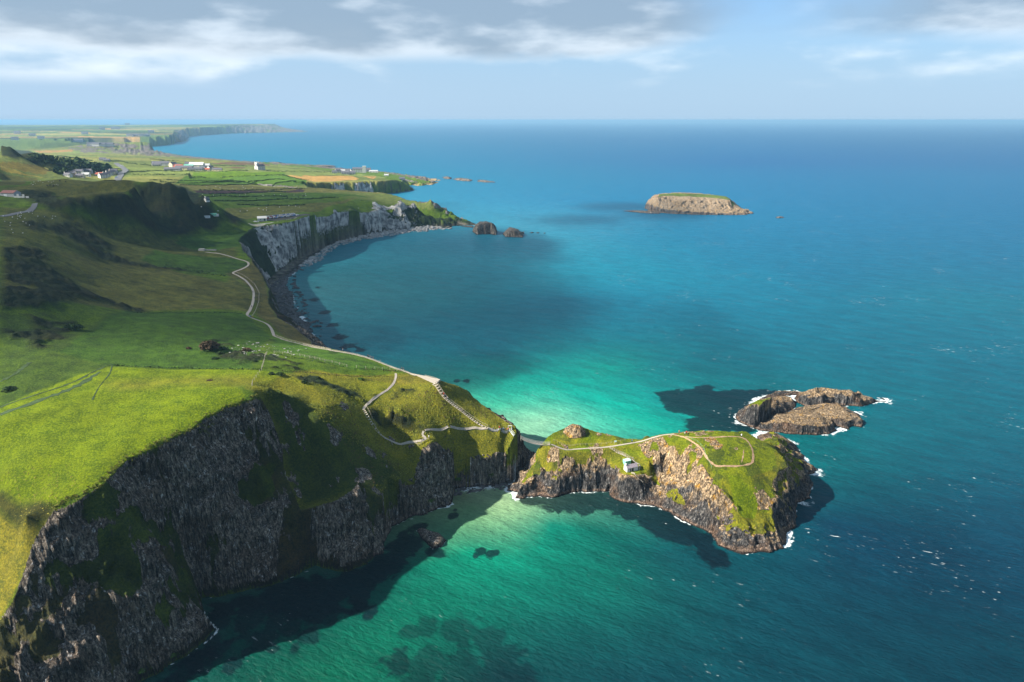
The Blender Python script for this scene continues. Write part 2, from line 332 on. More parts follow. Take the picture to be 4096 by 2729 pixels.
# ---- the island that the rope bridge reaches
ISLE = islet(
    [(2030, 1962), (2045, 1938), (2078, 1905), (2120, 1885), (2140, 1868), (2150, 1850), ('w', 14, 330, 0), ('w', 17, 338, 0), ('w', 22, 345, 0), ('w', 35, 350, 0),
     ('w', 50, 344, 0), ('w', 62, 338, 0), ('w', 78, 344, 0), ('w', 95, 348, 0), ('w', 115, 347, 0), ('w', 128, 341, 0), (3040, 1735), (3085, 1728), (3120, 1742), (3165, 1765), (3200, 1800), (3220, 1830), (3232, 1862), (3276, 1884),
     (3240, 1905), (3250, 1940), (3236, 1985), (3190, 2015), (3184, 2060), (3180, 2120), (3152, 2150), (3147, 2185), (3100, 2200), (3022, 2203), (2957, 2207), (2910, 2198),
     (2870, 2183), (2855, 2150), (2848, 2132), (2813, 2115), (2740, 2087), (2679, 2052), (2631, 2028), (2590, 2022), (2544, 2013), (2492, 1980), (2426, 1965), (2370, 1970), (2305, 1970),
     (2250, 1984), (2213, 1994), (2170, 1988), (2131, 1988), (2090, 1992), (2070, 1992), (2076, 1968)],
    [(2085, 1945, 3.5), (2100, 1910, 6), (2130, 1885, 9), (2165, 1868, 12), (2163, 1790, 20), (2180, 1765, 23), (2215, 1733, 24), (2235, 1722, 25), (2270, 1708, 26.5), (2331, 1708, 26.5), (2380, 1726, 24), (2435, 1737, 22),
     (2500, 1755, 20.7), (2566, 1760, 21), (2609, 1748, 23.5), (2652, 1727, 27.5), (2780, 1727, 29.5), (2926, 1727, 29), (2983, 1724, 28), (3022, 1750, 26), (3060, 1768, 24), (3096, 1793, 23), (3130, 1830, 22), (3150, 1867, 20.5),
     (3117, 1885, 21), (3095, 1930, 18), (3100, 1994, 14), (3060, 2040, 10), (3010, 2080, 8), (2960, 2060, 11), (2925, 2000, 15.5), (2880, 1965, 19), (2845, 1950, 19),
     (2800, 1940, 17), (2740, 1960, 11), (2690, 1945, 10), (2620, 1935, 7.5), (2560, 1925, 8.5), (2520, 1905, 11), (2480, 1885, 12.5), (2440, 1842, 15.5), (2400, 1832, 16), (2305, 1840, 15.8), (2217, 1844, 15.5), (2174, 1866, 11), (2130, 1893, 8)],
    [(2200, 1776, 22.5), (2261, 1800, 20), (2322, 1794, 20), (2426, 1789, 20), (2522, 1772, 21), (2566, 1765, 21.5), (2644, 1739, 25.2), (2696, 1735, 27.5), (2290, 1740, 24.5), (2300, 1730, 26), (2270, 1730, 25.5), (2330, 1735, 24.5), (2240, 1745, 23.5), (2360, 1760, 22.5), (2400, 1760, 22), (2290, 1775, 21.5),
     (2480, 1800, 19.2), (2520, 1840, 16.6), (2490, 1865, 14.6), (2520, 1868, 14.6), (2545, 1865, 14.6), (2550, 1890, 12.6), (2580, 1880, 14), (2600, 1830, 20), (2640, 1790, 24.5), (2700, 1830, 21.5), (2700, 1780, 27), (2760, 1850, 22.5), (2760, 1810, 27), (2800, 1760, 29.5), (2823, 1787, 29.3), (2900, 1760, 29.3),
     (2900, 1830, 27), (2800, 1860, 25.5), (2870, 1870, 25), (2950, 1860, 25), (3000, 1800, 27), (3000, 1870, 24), (3050, 1850, 23.5), (3000, 1930, 20), (2950, 1920, 21.5), (2900, 1920, 22), (2980, 2000, 15), (3040, 1980, 16), (2640, 1850, 16), (2600, 1900, 10), (2700, 1880, 15.5), (2760, 1910, 16.5), (2650, 1900, 10.5)],
    0.40, warp=2.6, crag=4.6, t_pow=0.85, grass=0.25)
ISLE_PATH = [(2180, 1774, 22.8), (2205, 1778, 22.5), (2261, 1801, 20.2), (2322, 1796, 20.2), (2426, 1790, 20.2), (2522, 1774, 21.0), (2566, 1766, 21.6), (2644, 1741, 25.0), (2696, 1737, 27.2)]
def isle_extra():
    L = ISLE; X, Y = L.X, L.Y
    # rocky mound beside the path
    m = L.hit(2300, 1735); d = np.hypot((X - m[0]) / 1.05, (Y - m[1] - 2) / 0.75)
    L.mound = sstep(d, 6.4, 4.6)
    L.h = L.h + 2.2 * sstep(d, 6.5, 2.5) + L.mound * ridged(X, Y, 4, 3, 77) * 0.9
    # broken rock brow on the seaward slope: blocks and gullies
    br = inside(X, Y, np.array([L.hit(*q) for q in [(2600, 1770), (2650, 1745), (2700, 1790), (2760, 1840), (2830, 1900), (2890, 1960), (2960, 2040), (2900, 2110), (2780, 2060), (2680, 1990), (2640, 1940), (2610, 1860)]]))
    L.brow = np.clip(br.astype(float), 0, 1)
    L.h = L.h + L.brow * L.it * (ridged(X, Y, 9, 5, 55, 0.6) * 1.6)
    pe = np.array([unp(*q) for q in ISLE_PATH]); Cz = np.zeros(X.shape); D = np.full(X.shape, 1e9)
    for a_, b_ in zip(pe[:-1], pe[1:]):
        e = b_ - a_; t_ = np.clip(((X - a_[0]) * e[0] + (Y - a_[1]) * e[1]) / (e[0] ** 2 + e[1] ** 2), 0, 1); d_ = np.hypot(X - a_[0] - t_ * e[0], Y - a_[1] - t_ * e[1])
        Cz = np.where(d_ < D, a_[2] + t_ * e[2], Cz); D = np.minimum(D, d_)
    k = sstep(D, 3.6, 1.0); L.h = np.where(L.h > 2, L.h * (1 - k) + Cz * k, L.h); L.pd = D
    # the hut's level terrace
    t = np.array(unp(2520, 1882, 14.0)); dd = np.hypot((X - t[0]) / 1.3, (Y - t[1]))
    k = sstep(dd, 8.5, 3.5); L.h = L.h * (1 - k) + 14.0 * k
isle_extra()

# ---- skerries beyond the island
SKER = []
SKER.append(('skerry', 'grass-capped rocky islet with pale left cliff beside the big island', islet(
    [(2941, 1668), (2955, 1690), (2985, 1702), (3010, 1712), (3040, 1705), (3060, 1690), (3100, 1675), (3150, 1655), (3185, 1632), (3190, 1612), (3170, 1600), (3140, 1592), (3090, 1590), (3040, 1600), (2990, 1625), (2960, 1645)],
    [(2985, 1640, 7), (3000, 1622, 13), (3045, 1625, 14), (3100, 1630, 14), (3150, 1625, 13), (3175, 1622, 12), (3150, 1600, 14), (3110, 1588, 16), (3070, 1592, 16), (3030, 1600, 16), (3005, 1612, 14.5)],
    [(3100, 1608, 15.5), (3060, 1612, 15.5)], 0.4, warp=2.2, crag=3.4, grass=0.3)))
SKER.append(('skerry', 'long low tilted rock with dark front face in front of the grass-capped islet', islet(
    [(3008, 1712), (3040, 1722), (3080, 1724), (3140, 1730), (3200, 1736), (3260, 1738), (3320, 1736), (3345, 1722), (3330, 1700), (3370, 1706), (3400, 1716), (3410, 1700), (3440, 1706), (3455, 1690), (3440, 1665), (3420, 1650), (3390, 1632), (3360, 1618), (3320, 1614), (3290, 1625), (3240, 1632), (3200, 1640), (3150, 1655), (3100, 1675), (3060, 1690)],
    [(3040, 1702, 2.5), (3100, 1688, 5.5), (3200, 1695, 6), (3280, 1704, 4.5), (3310, 1700, 3.5), (3330, 1685, 4), (3380, 1695, 2.5), (3430, 1680, 3), (3400, 1655, 4.5), (3350, 1625, 7), (3310, 1620, 8), (3270, 1632, 7), (3230, 1642, 8), (3180, 1648, 8.5), (3140, 1660, 7)],
    [(3330, 1640, 7.5), (3250, 1660, 8), (3200, 1668, 8), (3290, 1660, 5.5), (3330, 1665, 5.5), (3160, 1680, 7)], 0.4, warp=2.6, crag=3.4, t_pow=0.7, grass=1.3)))
SKER.append(('skerry', 'highest ochre-topped rock with foam at its right tip, farthest from the island', islet(
    [(3178, 1592), (3190, 1610), (3230, 1628), (3290, 1632), (3340, 1622), (3400, 1622), (3450, 1626), (3480, 1620), (3500, 1606), (3530, 1606), (3528, 1592), (3500, 1585), ('w', 250, 425, 0), ('w', 215, 440, 0), ('w', 185, 440, 0), ('w', 168, 428, 0), (3190, 1580)],
    [(3200, 1580, 6), (3225, 1560, 13), (3290, 1570, 13), (3340, 1592, 12), (3400, 1600, 9), (3425, 1595, 7), (3450, 1600, 3), (3500, 1596, 1.8), (3440, 1572, 5), (3410, 1562, 11), (3390, 1546, 14.5), (3340, 1541, 16.5), (3280, 1545, 15.5), (3235, 1552, 14)],
    [(3330, 1560, 16), (3390, 1575, 12)], 0.5, warp=2.8, crag=3.8, t_pow=0.75, grass=1.3)))
def sheep_island():
    return islet([(2600, 845), (2616, 848), (2640, 852), (2700, 857), (2780, 859), (2860, 860), (2930, 861), (2985, 859), (3010, 852), (2990, 843), (2960, 838), ('w', 470, 1520, 0), ('w', 380, 1560, 0), ('w', 300, 1540, 0), ('w', 285, 1470, 0)],
      [(2632, 790, 28), (2650, 784, 29), (2720, 787, 28), (2780, 789, 27), (2850, 792, 26), (2905, 798, 24), (2922, 800, 23), (2930, 832, 8), (2950, 826, 8), (2975, 838, 5), (2920, 797, 23), (2905, 787, 27), (2880, 783, 28), (2800, 776, 31.5), (2700, 772, 34), (2640, 777, 31)],
      [(2750, 780, 31)], 1.2, warp=5, crag=5, t_pow=0.42, grass=0.5, pad=15)
SHEEP = sheep_island()

# ---- sea stacks and rocks in the bay: (name, label, coast, top, res, rock tone)
ROCKS = []
def rock(name, label, coast, top, ctrl=None, res=0.8, warp=2.0, crag=2.0, tp=0.6, cat='rock'):
    ROCKS.append((name, label, cat, islet(coast, top, ctrl, res, warp, crag, tp, 0.5, 6)))
rock('sea_stack', 'large brown sea stack standing off the point of the white cliffs', [(1891, 925), (1930, 928), (1975, 929), (1988, 921), ('w', -26, 1120, 0), ('w', -36, 1130, 0), ('w', -58, 1125, 0)],
     [(1899, 905, 10), (1920, 886, 18), (1945, 885, 20), (1966, 891, 18), (1978, 906, 10), ('w', -34, 1112, 17), ('w', -50, 1112, 16)], cat='sea stack', crag=3, tp=.45)
rock('sea_stack', 'smaller dark rounded sea stack right of the large brown one', [(2012, 935), (2040, 938), (2080, 939), (2092, 930), (2098, 922), ('w', 18, 1095, 0), ('w', -10, 1100, 0)],
     [(2026, 920, 9), (2038, 909, 13), (2052, 912, 11), (2066, 921, 6), (2082, 925, 4), ('w', 0, 1080, 11)], cat='sea stack')
for a, b, w_ in ((2128, 931, 9), (2151, 932, 8), (2177, 933, 5)):
    rock('sea_rock', {2128: 'largest of three small dark rocks right of the small sea stack', 2151: 'middle of three small dark rocks right of the small sea stack', 2177: 'last and smallest of three dark rocks right of the small sea stack'}[a],
         [(a - w_, b), (a, b + 2), (a + w_, b), (a, b - 2)], [(a - w_ * .5, b - 1.5, 1.3), (a + w_ * .5, b - 1.5, 1.3), (a, b - 2.5, 1.6)], res=0.5, warp=.6, crag=.4)
rock('rock_ledge', 'flat brown ledge of rock reaching left from the large sea stack', [(1842, 906), (1870, 909), (1893, 911), (1893, 905), (1865, 904)], [(1850, 906, 1.2), (1885, 908, 1.4), (1885, 905, 1.4), (1865, 904.5, 1.4)], res=.7, warp=1, crag=.5, cat='rock')
rock('rock_ledge', 'thin dark reef ledge off the point of the white cliffs', [(1795, 893), (1830, 896), (1862, 890), (1850, 887), (1815, 890)], [(1805, 892.5, .8), (1830, 894, 1), (1855, 889, .8), (1820, 891, 1)], res=.7, warp=2, crag=.5, cat='rock')
rock('sea_rock', 'low reef rock with surf right of the flat-topped island', [(3102, 872), (3120, 873), (3140, 872), (3128, 866), (3108, 867)], [(3108, 870, 2), (3130, 870, 2.2), (3118, 867, 2.8)], res=.8, warp=1.5, crag=.7)
rock('sea_rock', 'black wave-washed rock lying under the near dark cliff', [(1668, 2128), (1690, 2155), (1715, 2185), (1740, 2198), (1775, 2186), (1788, 2165), (1765, 2142), (1730, 2132), (1700, 2118), (1680, 2118)],
     [(1690, 2138, 1.5), (1715, 2160, 2), (1735, 2178, 2.2), (1765, 2170, 2), (1750, 2150, 2.6), (1715, 2138, 2.4), (1695, 2130, 1.8)], res=0.3, warp=1.5, crag=.7)
rock('sea_rock', 'pale flat rock lying just left of the highest skerry', [(3095, 1573), (3112, 1576), (3124, 1572), (3120, 1565), (3102, 1564)], [(3102, 1571, 1.5), (3116, 1570, 1.6), (3112, 1566, 1.6)], res=.35, warp=.5, crag=.4)
rock('sea_rock', 'tiny round rock between the pale rock and the highest skerry', [(3150, 1578), (3160, 1580), (3166, 1576), (3158, 1572)], [(3155, 1577, 1.2), (3161, 1576, 1.3)], res=.3, warp=.3, crag=.3)
rock('rock_ledge', 'low dark reef trailing left from the flat-topped island', [(2492, 845), (2540, 850), (2600, 855), (2640, 856), (2640, 848), (2590, 844), (2530, 842)], [(2520, 845.5, 1.5), (2580, 848, 3), (2625, 850, 4), (2600, 846, 3.5)], res=1.0, warp=3, crag=1.2, cat='rock')
# skerries off the fishing harbour, far away
rock('skerry', 'left dark islet of three low ones beyond the harbour beach', [(1762, 709), (1785, 716), (1800, 717), (1808, 712), (1795, 708)], [(1775, 707, 6), (1790, 706, 9), (1800, 707, 9)], res=3, warp=8, crag=3, cat='islet')
rock('skerry', 'middle dark islet of three low ones beyond the harbour beach', [(1808, 718), (1850, 725), (1880, 726), (1897, 721), (1870, 716), (1830, 713)], [(1820, 714, 6), (1850, 716, 5), (1875, 716, 8), (1888, 719, 4), (1840, 712, 8)], res=3, warp=8, crag=3, cat='islet')
rock('skerry', 'right separate low islet with a thin tail beyond the harbour', [(1908, 727), (1940, 730), (1984, 730), (1970, 727), (1930, 720), (1912, 721)], [(1915, 720, 9), (1935, 721, 7), (1955, 726, 3)], res=3, warp=8, crag=2, cat='islet')
rock('coast_rock', 'brown humped rock behind the green fields, left of the peaked one', [(1118, 667), (1150, 668), (1190, 668), (1192, 660), (1170, 655), (1125, 656)], [(1125, 660, 12), (1132, 653, 25), (1150, 655, 22), (1170, 657, 18), (1185, 663, 8)], res=4, warp=10, crag=5)
rock('coast_rock', 'tall peaked brown rock behind the green fields with flat top', [(1240, 672), (1265, 675), (1300, 673), (1345, 668), (1348, 664), (1310, 662), (1262, 660)], [(1250, 662, 22), (1256, 654, 36), (1276, 656, 34), (1285, 664, 16), (1320, 665, 5)], res=4, warp=10, crag=5)
rock('coast_rock', 'small pointed rock between the humped and the peaked rocks', [(1190, 668), (1220, 671), (1240, 671), (1230, 662), (1200, 660)], [(1195, 657, 22), (1200, 655, 25), (1215, 662, 12)], res=4, warp=8, crag=4)
rock('coast_rock', 'dark low rock ridge at the far left of the shore rocks', [(1060, 652), (1090, 659), (1125, 658), (1130, 652), (1100, 648)], [(1070, 648, 12), (1080, 647, 14), (1104, 646, 15), (1122, 650, 8)], res=4, warp=8, crag=4)
# ------------------------------------------------------------------ ground lookup: what the lens sees at a pixel
def ground(u, v, lift=0.0):
    for k in range(12):
        p = _ground(u, v + k * 2, lift)
        if p[1] < 14000 and p[2] > 0.2: return p
    return p
def _ground(u, v, lift=0.0):
    """first point of the mainland sheet on the sight line through pixel (u, v)"""
    cx = (u - 2048) / F; cy = (1364.5 - v) / F
    dy = math.cos(PITCH) + cy * math.sin(PITCH); dz = -math.sin(PITCH) + cy * math.cos(PITCH)
    s = cx / dy; m = dz / dy
    j = np.searchsorted(ss, s); j = min(max(j, 1), len(ss) - 1)
    f = (s - ss[j - 1]) / (ss[j] - ss[j - 1])
    hc = HH[:, j - 1] * (1 - f) + HH[:, j] * f
    d = hc - (H0 + m * ys)
    k = np.argmax((d >= 0) & (ys > 150))
    if d[k] < 0: k = len(ys) - 1
    if k == 0: k = 1
    a, b = d[k - 1], d[k]; w = 0 if b == a else np.clip(-a / (b - a), 0, 1)
    y = ys[k - 1] + (ys[k] - ys[k - 1]) * w
    z = hc[k - 1] + (hc[k] - hc[k - 1]) * w
    return np.array([s * y, y, z + lift])
def gz(x, y):
    """height of the mainland at (x, y)"""
    s = x / y; i = int(np.clip(np.searchsorted(ys, y), 1, len(ys) - 1)); j = int(np.clip(np.searchsorted(ss, s), 1, len(ss) - 1))
    fy = (y - ys[i - 1]) / (ys[i] - ys[i - 1]); fs = (s - ss[j - 1]) / (ss[j] - ss[j - 1])
    return (HH[i - 1, j - 1] * (1 - fs) + HH[i - 1, j] * fs) * (1 - fy) + (HH[i, j - 1] * (1 - fs) + HH[i, j] * fs) * fy
def gpoly(lst):
    return np.array([ground(*p) for p in lst])
# project a world point to photo pixels (for checks)
def proj(x, y, z):
    d = y * math.cos(PITCH) - (z - H0) * math.sin(PITCH); up = y * math.sin(PITCH) + (z - H0) * math.cos(PITCH)
    return 2048 + F * x / d, 1364.5 - F * up / d
# ------------------------------------------------------------------ ground colour (what grows or lies where) and the earth material
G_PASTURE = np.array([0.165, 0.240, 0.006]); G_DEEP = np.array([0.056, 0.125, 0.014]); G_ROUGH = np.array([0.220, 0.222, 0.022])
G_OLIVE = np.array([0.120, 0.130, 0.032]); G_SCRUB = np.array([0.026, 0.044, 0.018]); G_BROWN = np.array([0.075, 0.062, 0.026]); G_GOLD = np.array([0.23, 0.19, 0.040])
STRAW = np.array([0.46, 0.28, 0.10]); PLOUGH = np.array([0.075, 0.048, 0.050]); PLOUGH2 = np.array([0.15, 0.095, 0.06]); SAND = np.array([0.42, 0.30, 0.17]); CHALKY = np.array([0.50, 0.50, 0.47]); TAR = np.array([0.09, 0.095, 0.105])

def paint_mainland():
    X, Y, Z = GX, GY, HH
    C = np.zeros(X.shape + (3,)) + G_PASTURE
    rock = np.zeros(X.shape); chalk = np.zeros(X.shape); bump = np.zeros(X.shape)
    wl = np.clip(Y / 12, 20, 900)
    n1 = fbm(X, Y, 60, 5, 101); n2 = fbm(X, Y, 9, 4, 103); nf = fbm(X / np.clip(Y / 400, 1, 20), Y / np.clip(Y / 400, 1, 20), 25, 4, 107)
    def fill(poly, col, soft=0.0, amt=1.0, jit=2.0):
        W = gpoly(poly); x0, x1 = W[:, 0].min() - 20, W[:, 0].max() + 20; y0, y1 = W[:, 1].min() - 20, W[:, 1].max() + 20
        sel = (X > x0) & (X < x1) & (Y > y0) & (Y < y1)
        xs_, ys_ = X[sel] + n2[sel] * jit, Y[sel] + nf[sel] * jit
        m = inside(xs_, ys_, W).astype(float)
        if soft > 0:
            d = seg_dist(xs_, ys_, W); m = np.clip(0.5 + np.where(m > 0, d, -d) / soft, 0, 1)
        m = (m * amt)[:, None]
        C[sel] = C[sel] * (1 - m) + np.asarray(col) * m
        return sel, m[:, 0]
    # general cover by distance
    far = sstep(Y, 560, 800)[..., None]
    C[:] = C * 0.35 + G_DEEP * 0.65
    mix = np.clip(0.5 + nf * 1.2, 0, 1)[..., None]
    # rough, unfarmed ground: headland and slopes
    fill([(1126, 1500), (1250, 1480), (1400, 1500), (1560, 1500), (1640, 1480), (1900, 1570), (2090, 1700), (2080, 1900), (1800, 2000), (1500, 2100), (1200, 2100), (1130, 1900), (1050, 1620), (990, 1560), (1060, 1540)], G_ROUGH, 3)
    fill([(1060, 1560), (1130, 1570), (1300, 1650), (1450, 1760), (1660, 1900), (1650, 1960), (1500, 2080), (1200, 2080), (1130, 1900), (1060, 1620)], G_DEEP * 0.42 + G_OLIVE * 0.38, 10)  # shaded bowl: the ridge's shadow is mixed into the grass colour
    fill([(1140, 1510), (1400, 1530), (1560, 1500), (1580, 1490), (1560, 1570), (1450, 1620), (1350, 1575), (1200, 1530)], G_ROUGH * 0.7 + G_PASTURE * 0.3, 5)
    fill([(0, 1000), (400, 1000), (600, 1060), (900, 1130), (930, 1095), (1010, 1170), (1010, 1250), (520, 1245), (300, 1210), (0, 1180)], G_OLIVE, 6)
    fill([(0, 830), (260, 845), (350, 880), (700, 960), (950, 990), (940, 1100), (700, 1080), (390, 1030), (0, 1010)], G_OLIVE * 0.85 + G_DEEP * 0.15, 8)
    fill([(620, 1000), (990, 1040), (1010, 1060), (930, 1100), (700, 1085), (560, 1040)], G_DEEP, 4)
    fill([(740, 945), (900, 925), (985, 945), (960, 985), (850, 1010), (700, 975)], G_DEEP * 1.1, 4)
    fill([(0, 757), (130, 735), (260, 712), (609, 722), (700, 728), (540, 748), (491, 779), (391, 787), (265, 798), (220, 770)], G_OLIVE * 1.0, 6)
    # pastures
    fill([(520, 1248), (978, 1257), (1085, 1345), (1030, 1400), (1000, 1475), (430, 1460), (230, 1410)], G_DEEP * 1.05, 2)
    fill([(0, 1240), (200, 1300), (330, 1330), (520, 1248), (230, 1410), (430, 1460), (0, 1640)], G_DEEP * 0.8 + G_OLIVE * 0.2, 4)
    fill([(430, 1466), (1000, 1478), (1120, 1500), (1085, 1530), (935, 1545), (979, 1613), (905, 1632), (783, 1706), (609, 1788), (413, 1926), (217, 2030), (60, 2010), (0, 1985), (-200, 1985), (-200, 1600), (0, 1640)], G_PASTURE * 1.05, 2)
    fill([(430, 1530), (700, 1512), (1060, 1512), (1120, 1530), (1000, 1545), (700, 1535), (480, 1560)], G_GOLD * 0.65 + G_PASTURE * 0.4, 14, 0.8)
    fill([(1085, 1345), (1350, 1405), (1560, 1480), (1400, 1480), (1180, 1420), (1090, 1400)], G_DEEP * 1.3, 3)
    fill([(1620, 1500), (1750, 1510), (1740, 1530), (1450, 1512)], G_GOLD * 0.8, 2, 0.5)
    # scrub, heath and gorse
    SCR = np.zeros(X.shape)
    for poly, a in (
        ([(263, 797), (391, 786), (491, 779), (535, 750), (609, 726), (674, 730), (739, 750), (805, 780), (826, 808), (845, 850), (880, 868), (920, 850), (960, 845), (985, 870), (975, 890), (960, 905), (900, 880), (870, 890), (805, 913), (760, 935), (713, 941), (600, 922), (480, 912), (400, 882), (330, 850), (275, 842), (200, 845), (140, 815), (40, 766), (130, 760), (230, 775)], 1.0),
        ([(95, 890), (130, 885), (200, 905), (290, 895), (320, 900), (400, 960), (470, 990), (440, 1010), (330, 960), (250, 940), (160, 930), (100, 915)], 0.85),
        ([(260, 945), (350, 990), (390, 1028), (500, 1060), (600, 1072), (750, 1088), (750, 1080), (600, 1062), (520, 1045), (420, 1005), (450, 985), (350, 925)], 0.9),
        ([(0, 990), (90, 985), (190, 1010), (190, 1060), (270, 1110), (330, 1145), (420, 1190), (520, 1225), (600, 1248), (520, 1250), (440, 1210), (330, 1200), (240, 1215), (150, 1235), (0, 1240)], 0.85),
        ([(110, 1260), (200, 1290), (300, 1290), (330, 1325), (260, 1350), (230, 1400), (130, 1400), (100, 1360), (0, 1330), (0, 1310), (60, 1330), (130, 1320)], 0.75),
        ([(0, 588), (45, 590), (130, 606), (196, 625), (250, 650), (320, 665), (320, 680), (250, 690), (230, 665), (170, 660), (80, 645), (0, 632)], 0.95),
        ([(420, 672), (520, 678), (520, 700), (400, 700), (340, 690)], 0.9),
        ([(780, 1370), (900, 1360), (1020, 1390), (1080, 1440), (1130, 1480), (950, 1475), (860, 1430)], 0.45),
        ([(1060, 1420), (1180, 1450), (1300, 1480), (1200, 1485), (1080, 1475)], 0.5),
        ([(1170, 1500), (1290, 1515), (1400, 1580), (1250, 1540)], 0.35), ([(1300, 1540), (1420, 1560), (1500, 1590), (1450, 1610), (1350, 1580)], 0.5),
        ([(1480, 1640), (1560, 1640), (1700, 1690), (1700, 1730), (1600, 1740), (1530, 1720), (1480, 1680)], 0.5), ([(1600, 1530), (1700, 1560), (1640, 1600), (1560, 1600)], 0.4)):
        W = gpoly(poly)
        sel = (X > W[:, 0].min() - 40) & (X < W[:, 0].max() + 40) & (Y > W[:, 1].min() - 60) & (Y < W[:, 1].max() + 60)
        xs_, ys_ = X[sel] + nf[sel] * 6 * np.clip(Y[sel] / 600, .3, 3), Y[sel] + n2[sel] * 6
        d = seg_dist(xs_, ys_, W); ins = inside(xs_, ys_, W)
        w_ = np.clip(Y[sel] / 80, 2, 12)
        m = np.clip(0.5 + np.where(ins, d, -d) / w_, 0, 1)
        pat = sstep(fbm(X[sel], Y[sel], 14 if a < .7 else 22, 4, 211) + (a - 0.5) * 1.3, -0.15, 0.15)
        SCR[sel] = np.maximum(SCR[sel], m * pat)
    # small scattered dark tussocks everywhere on rough ground
    tus = sstep(fbm(X, Y, 7, 3, 223) + 0.35 * fbm(X, Y, 70, 2, 225), 0.30, 0.42) * (Y < 700)
    br = np.clip(0.5 + fbm(X, Y, 18, 3, 231), 0, 1)[..., None]
    SC_ = (G_SCRUB * (1 - br * 0.55) + G_BROWN * 0.5 * br * 0.55)
    C = C * (1 - SCR[..., None]) + SC_ * SCR[..., None]
    # brown banks between the path and the shore
    sel, m = fill([(900, 1095), (1000, 1060), (1030, 1050), (1062, 1120), (1080, 1200), (1110, 1272), (1230, 1340), (1262, 1390), (1130, 1345), (1085, 1295), (1030, 1265), (1020, 1200), (1005, 1160), (960, 1120)], G_BROWN * 0.7 + G_OLIVE * 0.5, 4)
    # patchwork of fields on the plain: bands that run along the coast, each with its own tint
    pl = (Y > 1180)
    u_ = (X * 0.80 + Y * 0.35); w_ = (Y * 0.95 - X * 0.30)
    size = np.clip(Y / 14, 90, 500)
    cw = np.floor(w_ / 150 + 0.25 * fbm(X, Y, 900, 2, 301)); cu = np.floor(u_ / 420 + 0.37 * cw)
    hsh = _hash(cu, cw, 5); hs2 = _hash(cu, cw, 9)
    fld = np.array([0.170, 0.215, 0.060]) * (0.72 + 0.55 * hsh[..., None]) * np.array([1, 1, 1]) + np.array([0.055, 0.015, 0.01]) * (hs2[..., None] > 0.6)
    fw = (sstep(Y, 1160, 1260) * (1 - SCR))[..., None] * (Z > 24)[..., None]
    C = C * (1 - fw) + fld * fw
    # far country beyond the sandy bay
    fy = sstep(Y, 3300, 3800)[..., None]
    cw = np.floor(w_ / 420 + 0.4 * fbm(X, Y, 2500, 2, 311)); cu = np.floor(u_ / 700 + 0.5 * cw); hsh = _hash(cu, cw, 6); hs2 = _hash(cu, cw, 12)
    ff = np.array([0.09, 0.14, 0.03]) * (0.6 + 0.8 * hsh[..., None]) + np.array([0.20, 0.10, 0.05]) * (hs2[..., None] > 0.86) + np.array([0.06, 0.05, 0.01]) * ((hs2 > 0.4) & (hs2 < 0.6))[..., None]
    dk = sstep(fbm(X, Y, 500, 4, 321), 0.2, 0.35)[..., None]
    ff = ff * (1 - dk * 0.8) + G_SCRUB * dk * 0.8
    C = C * (1 - fy) + ff * fy
    for poly, col, j in (
        ([(1145, 702), (1170, 702), (1200, 706), (1215, 702), (1320, 704), (1420, 708), (1438, 716), (1380, 722), (1300, 727), (1265, 728), (1230, 722), (1180, 715)], STRAW, 3),
        ([(1450, 707), (1505, 706), (1500, 714), (1485, 715)], STRAW, 3),
        ([(770, 763), (1040, 764), (1200, 756), (1222, 762), (1212, 769), (1040, 773), (800, 775)], PLOUGH, 3),
        ([(845, 655), (900, 650), (1040, 651), (1085, 660), (1080, 664), (960, 660), (860, 657)], PLOUGH2, 3),
        ([(840, 668), (980, 668), (985, 673), (860, 672)], PLOUGH2, 3),
        ([(130, 603), (290, 599), (296, 606), (160, 612)], STRAW * .8, 3),
        ([(900, 851), (1010, 872), (1130, 862), (1320, 826), (1480, 792), (1300, 812), (1100, 822), (900, 832)], G_OLIVE * 1.15, 3),
        ([(800, 776), (1220, 770), (1480, 790), (1200, 800), (900, 810), (850, 800)], np.array([.085, .165, .02]), 3),
        ([(770, 700), (1145, 703), (1230, 722), (1210, 742), (800, 742), (700, 735)], np.array([.095, .19, .022]), 3),
        ([(770, 689), (1140, 690), (1140, 700), (940, 708), (770, 712)], np.array([.13, .235, .012]), 3),
        ([(0, 648), (120, 660), (230, 672), (240, 685), (180, 700), (120, 690), (0, 665)], G_GOLD * .8, 3), ([(0, 663), (60, 680), (210, 712), (100, 700), (0, 680)], G_GOLD * 1.3, 3),
        ([(0, 690), (150, 712), (100, 735), (0, 745)], G_OLIVE * .9, 3),
        ([(992, 893), (1090, 890), (1180, 869), (1188, 871), (1110, 886), (1036, 910), (1005, 901)], CHALKY, 1),
        ([(1040, 881), (1100, 868), (1160, 858), (1182, 858), (1240, 856), (1235, 862), (1172, 875), (1100, 884), (1040, 888)], TAR, 1),
        ([(1350, 849), (1400, 838), (1520, 846), (1560, 850), (1480, 846)], CHALKY * .45, 2),
        ([(230, 527), (360, 530), (362, 533), (240, 530)], STRAW, 30), ([(310, 545), (560, 553), (540, 557), (320, 549)], STRAW * .9, 30), ([(410, 515), (470, 512), (440, 520)], STRAW * .8, 30)):
        fill(poly, col, 0, 1, j)
    # sand and boulder shores
    shore = INS & (HH < 3.2)
    sandy = ((X > -1100) & (X < -200) & (Y > 1900) & (Y < 2600)) | ((Y > 3300) & (X < -2000) & (Y < 5200))
    peb = 0.6 + 0.9 * np.clip(0.5 + fbm(X, Y, 5, 4, 401) * 1.3, 0, 1)
    shc = np.array([0.16, 0.15, 0.14]) * peb[..., None]
    wet = sstep(DC, 9, 2)[..., None] * (~sandy)[..., None]
    shc = np.where(sandy[..., None], SAND, shc)
    redb = ((X > -60) & (X < 20) & (Y > 280) & (Y < 345))[..., None]
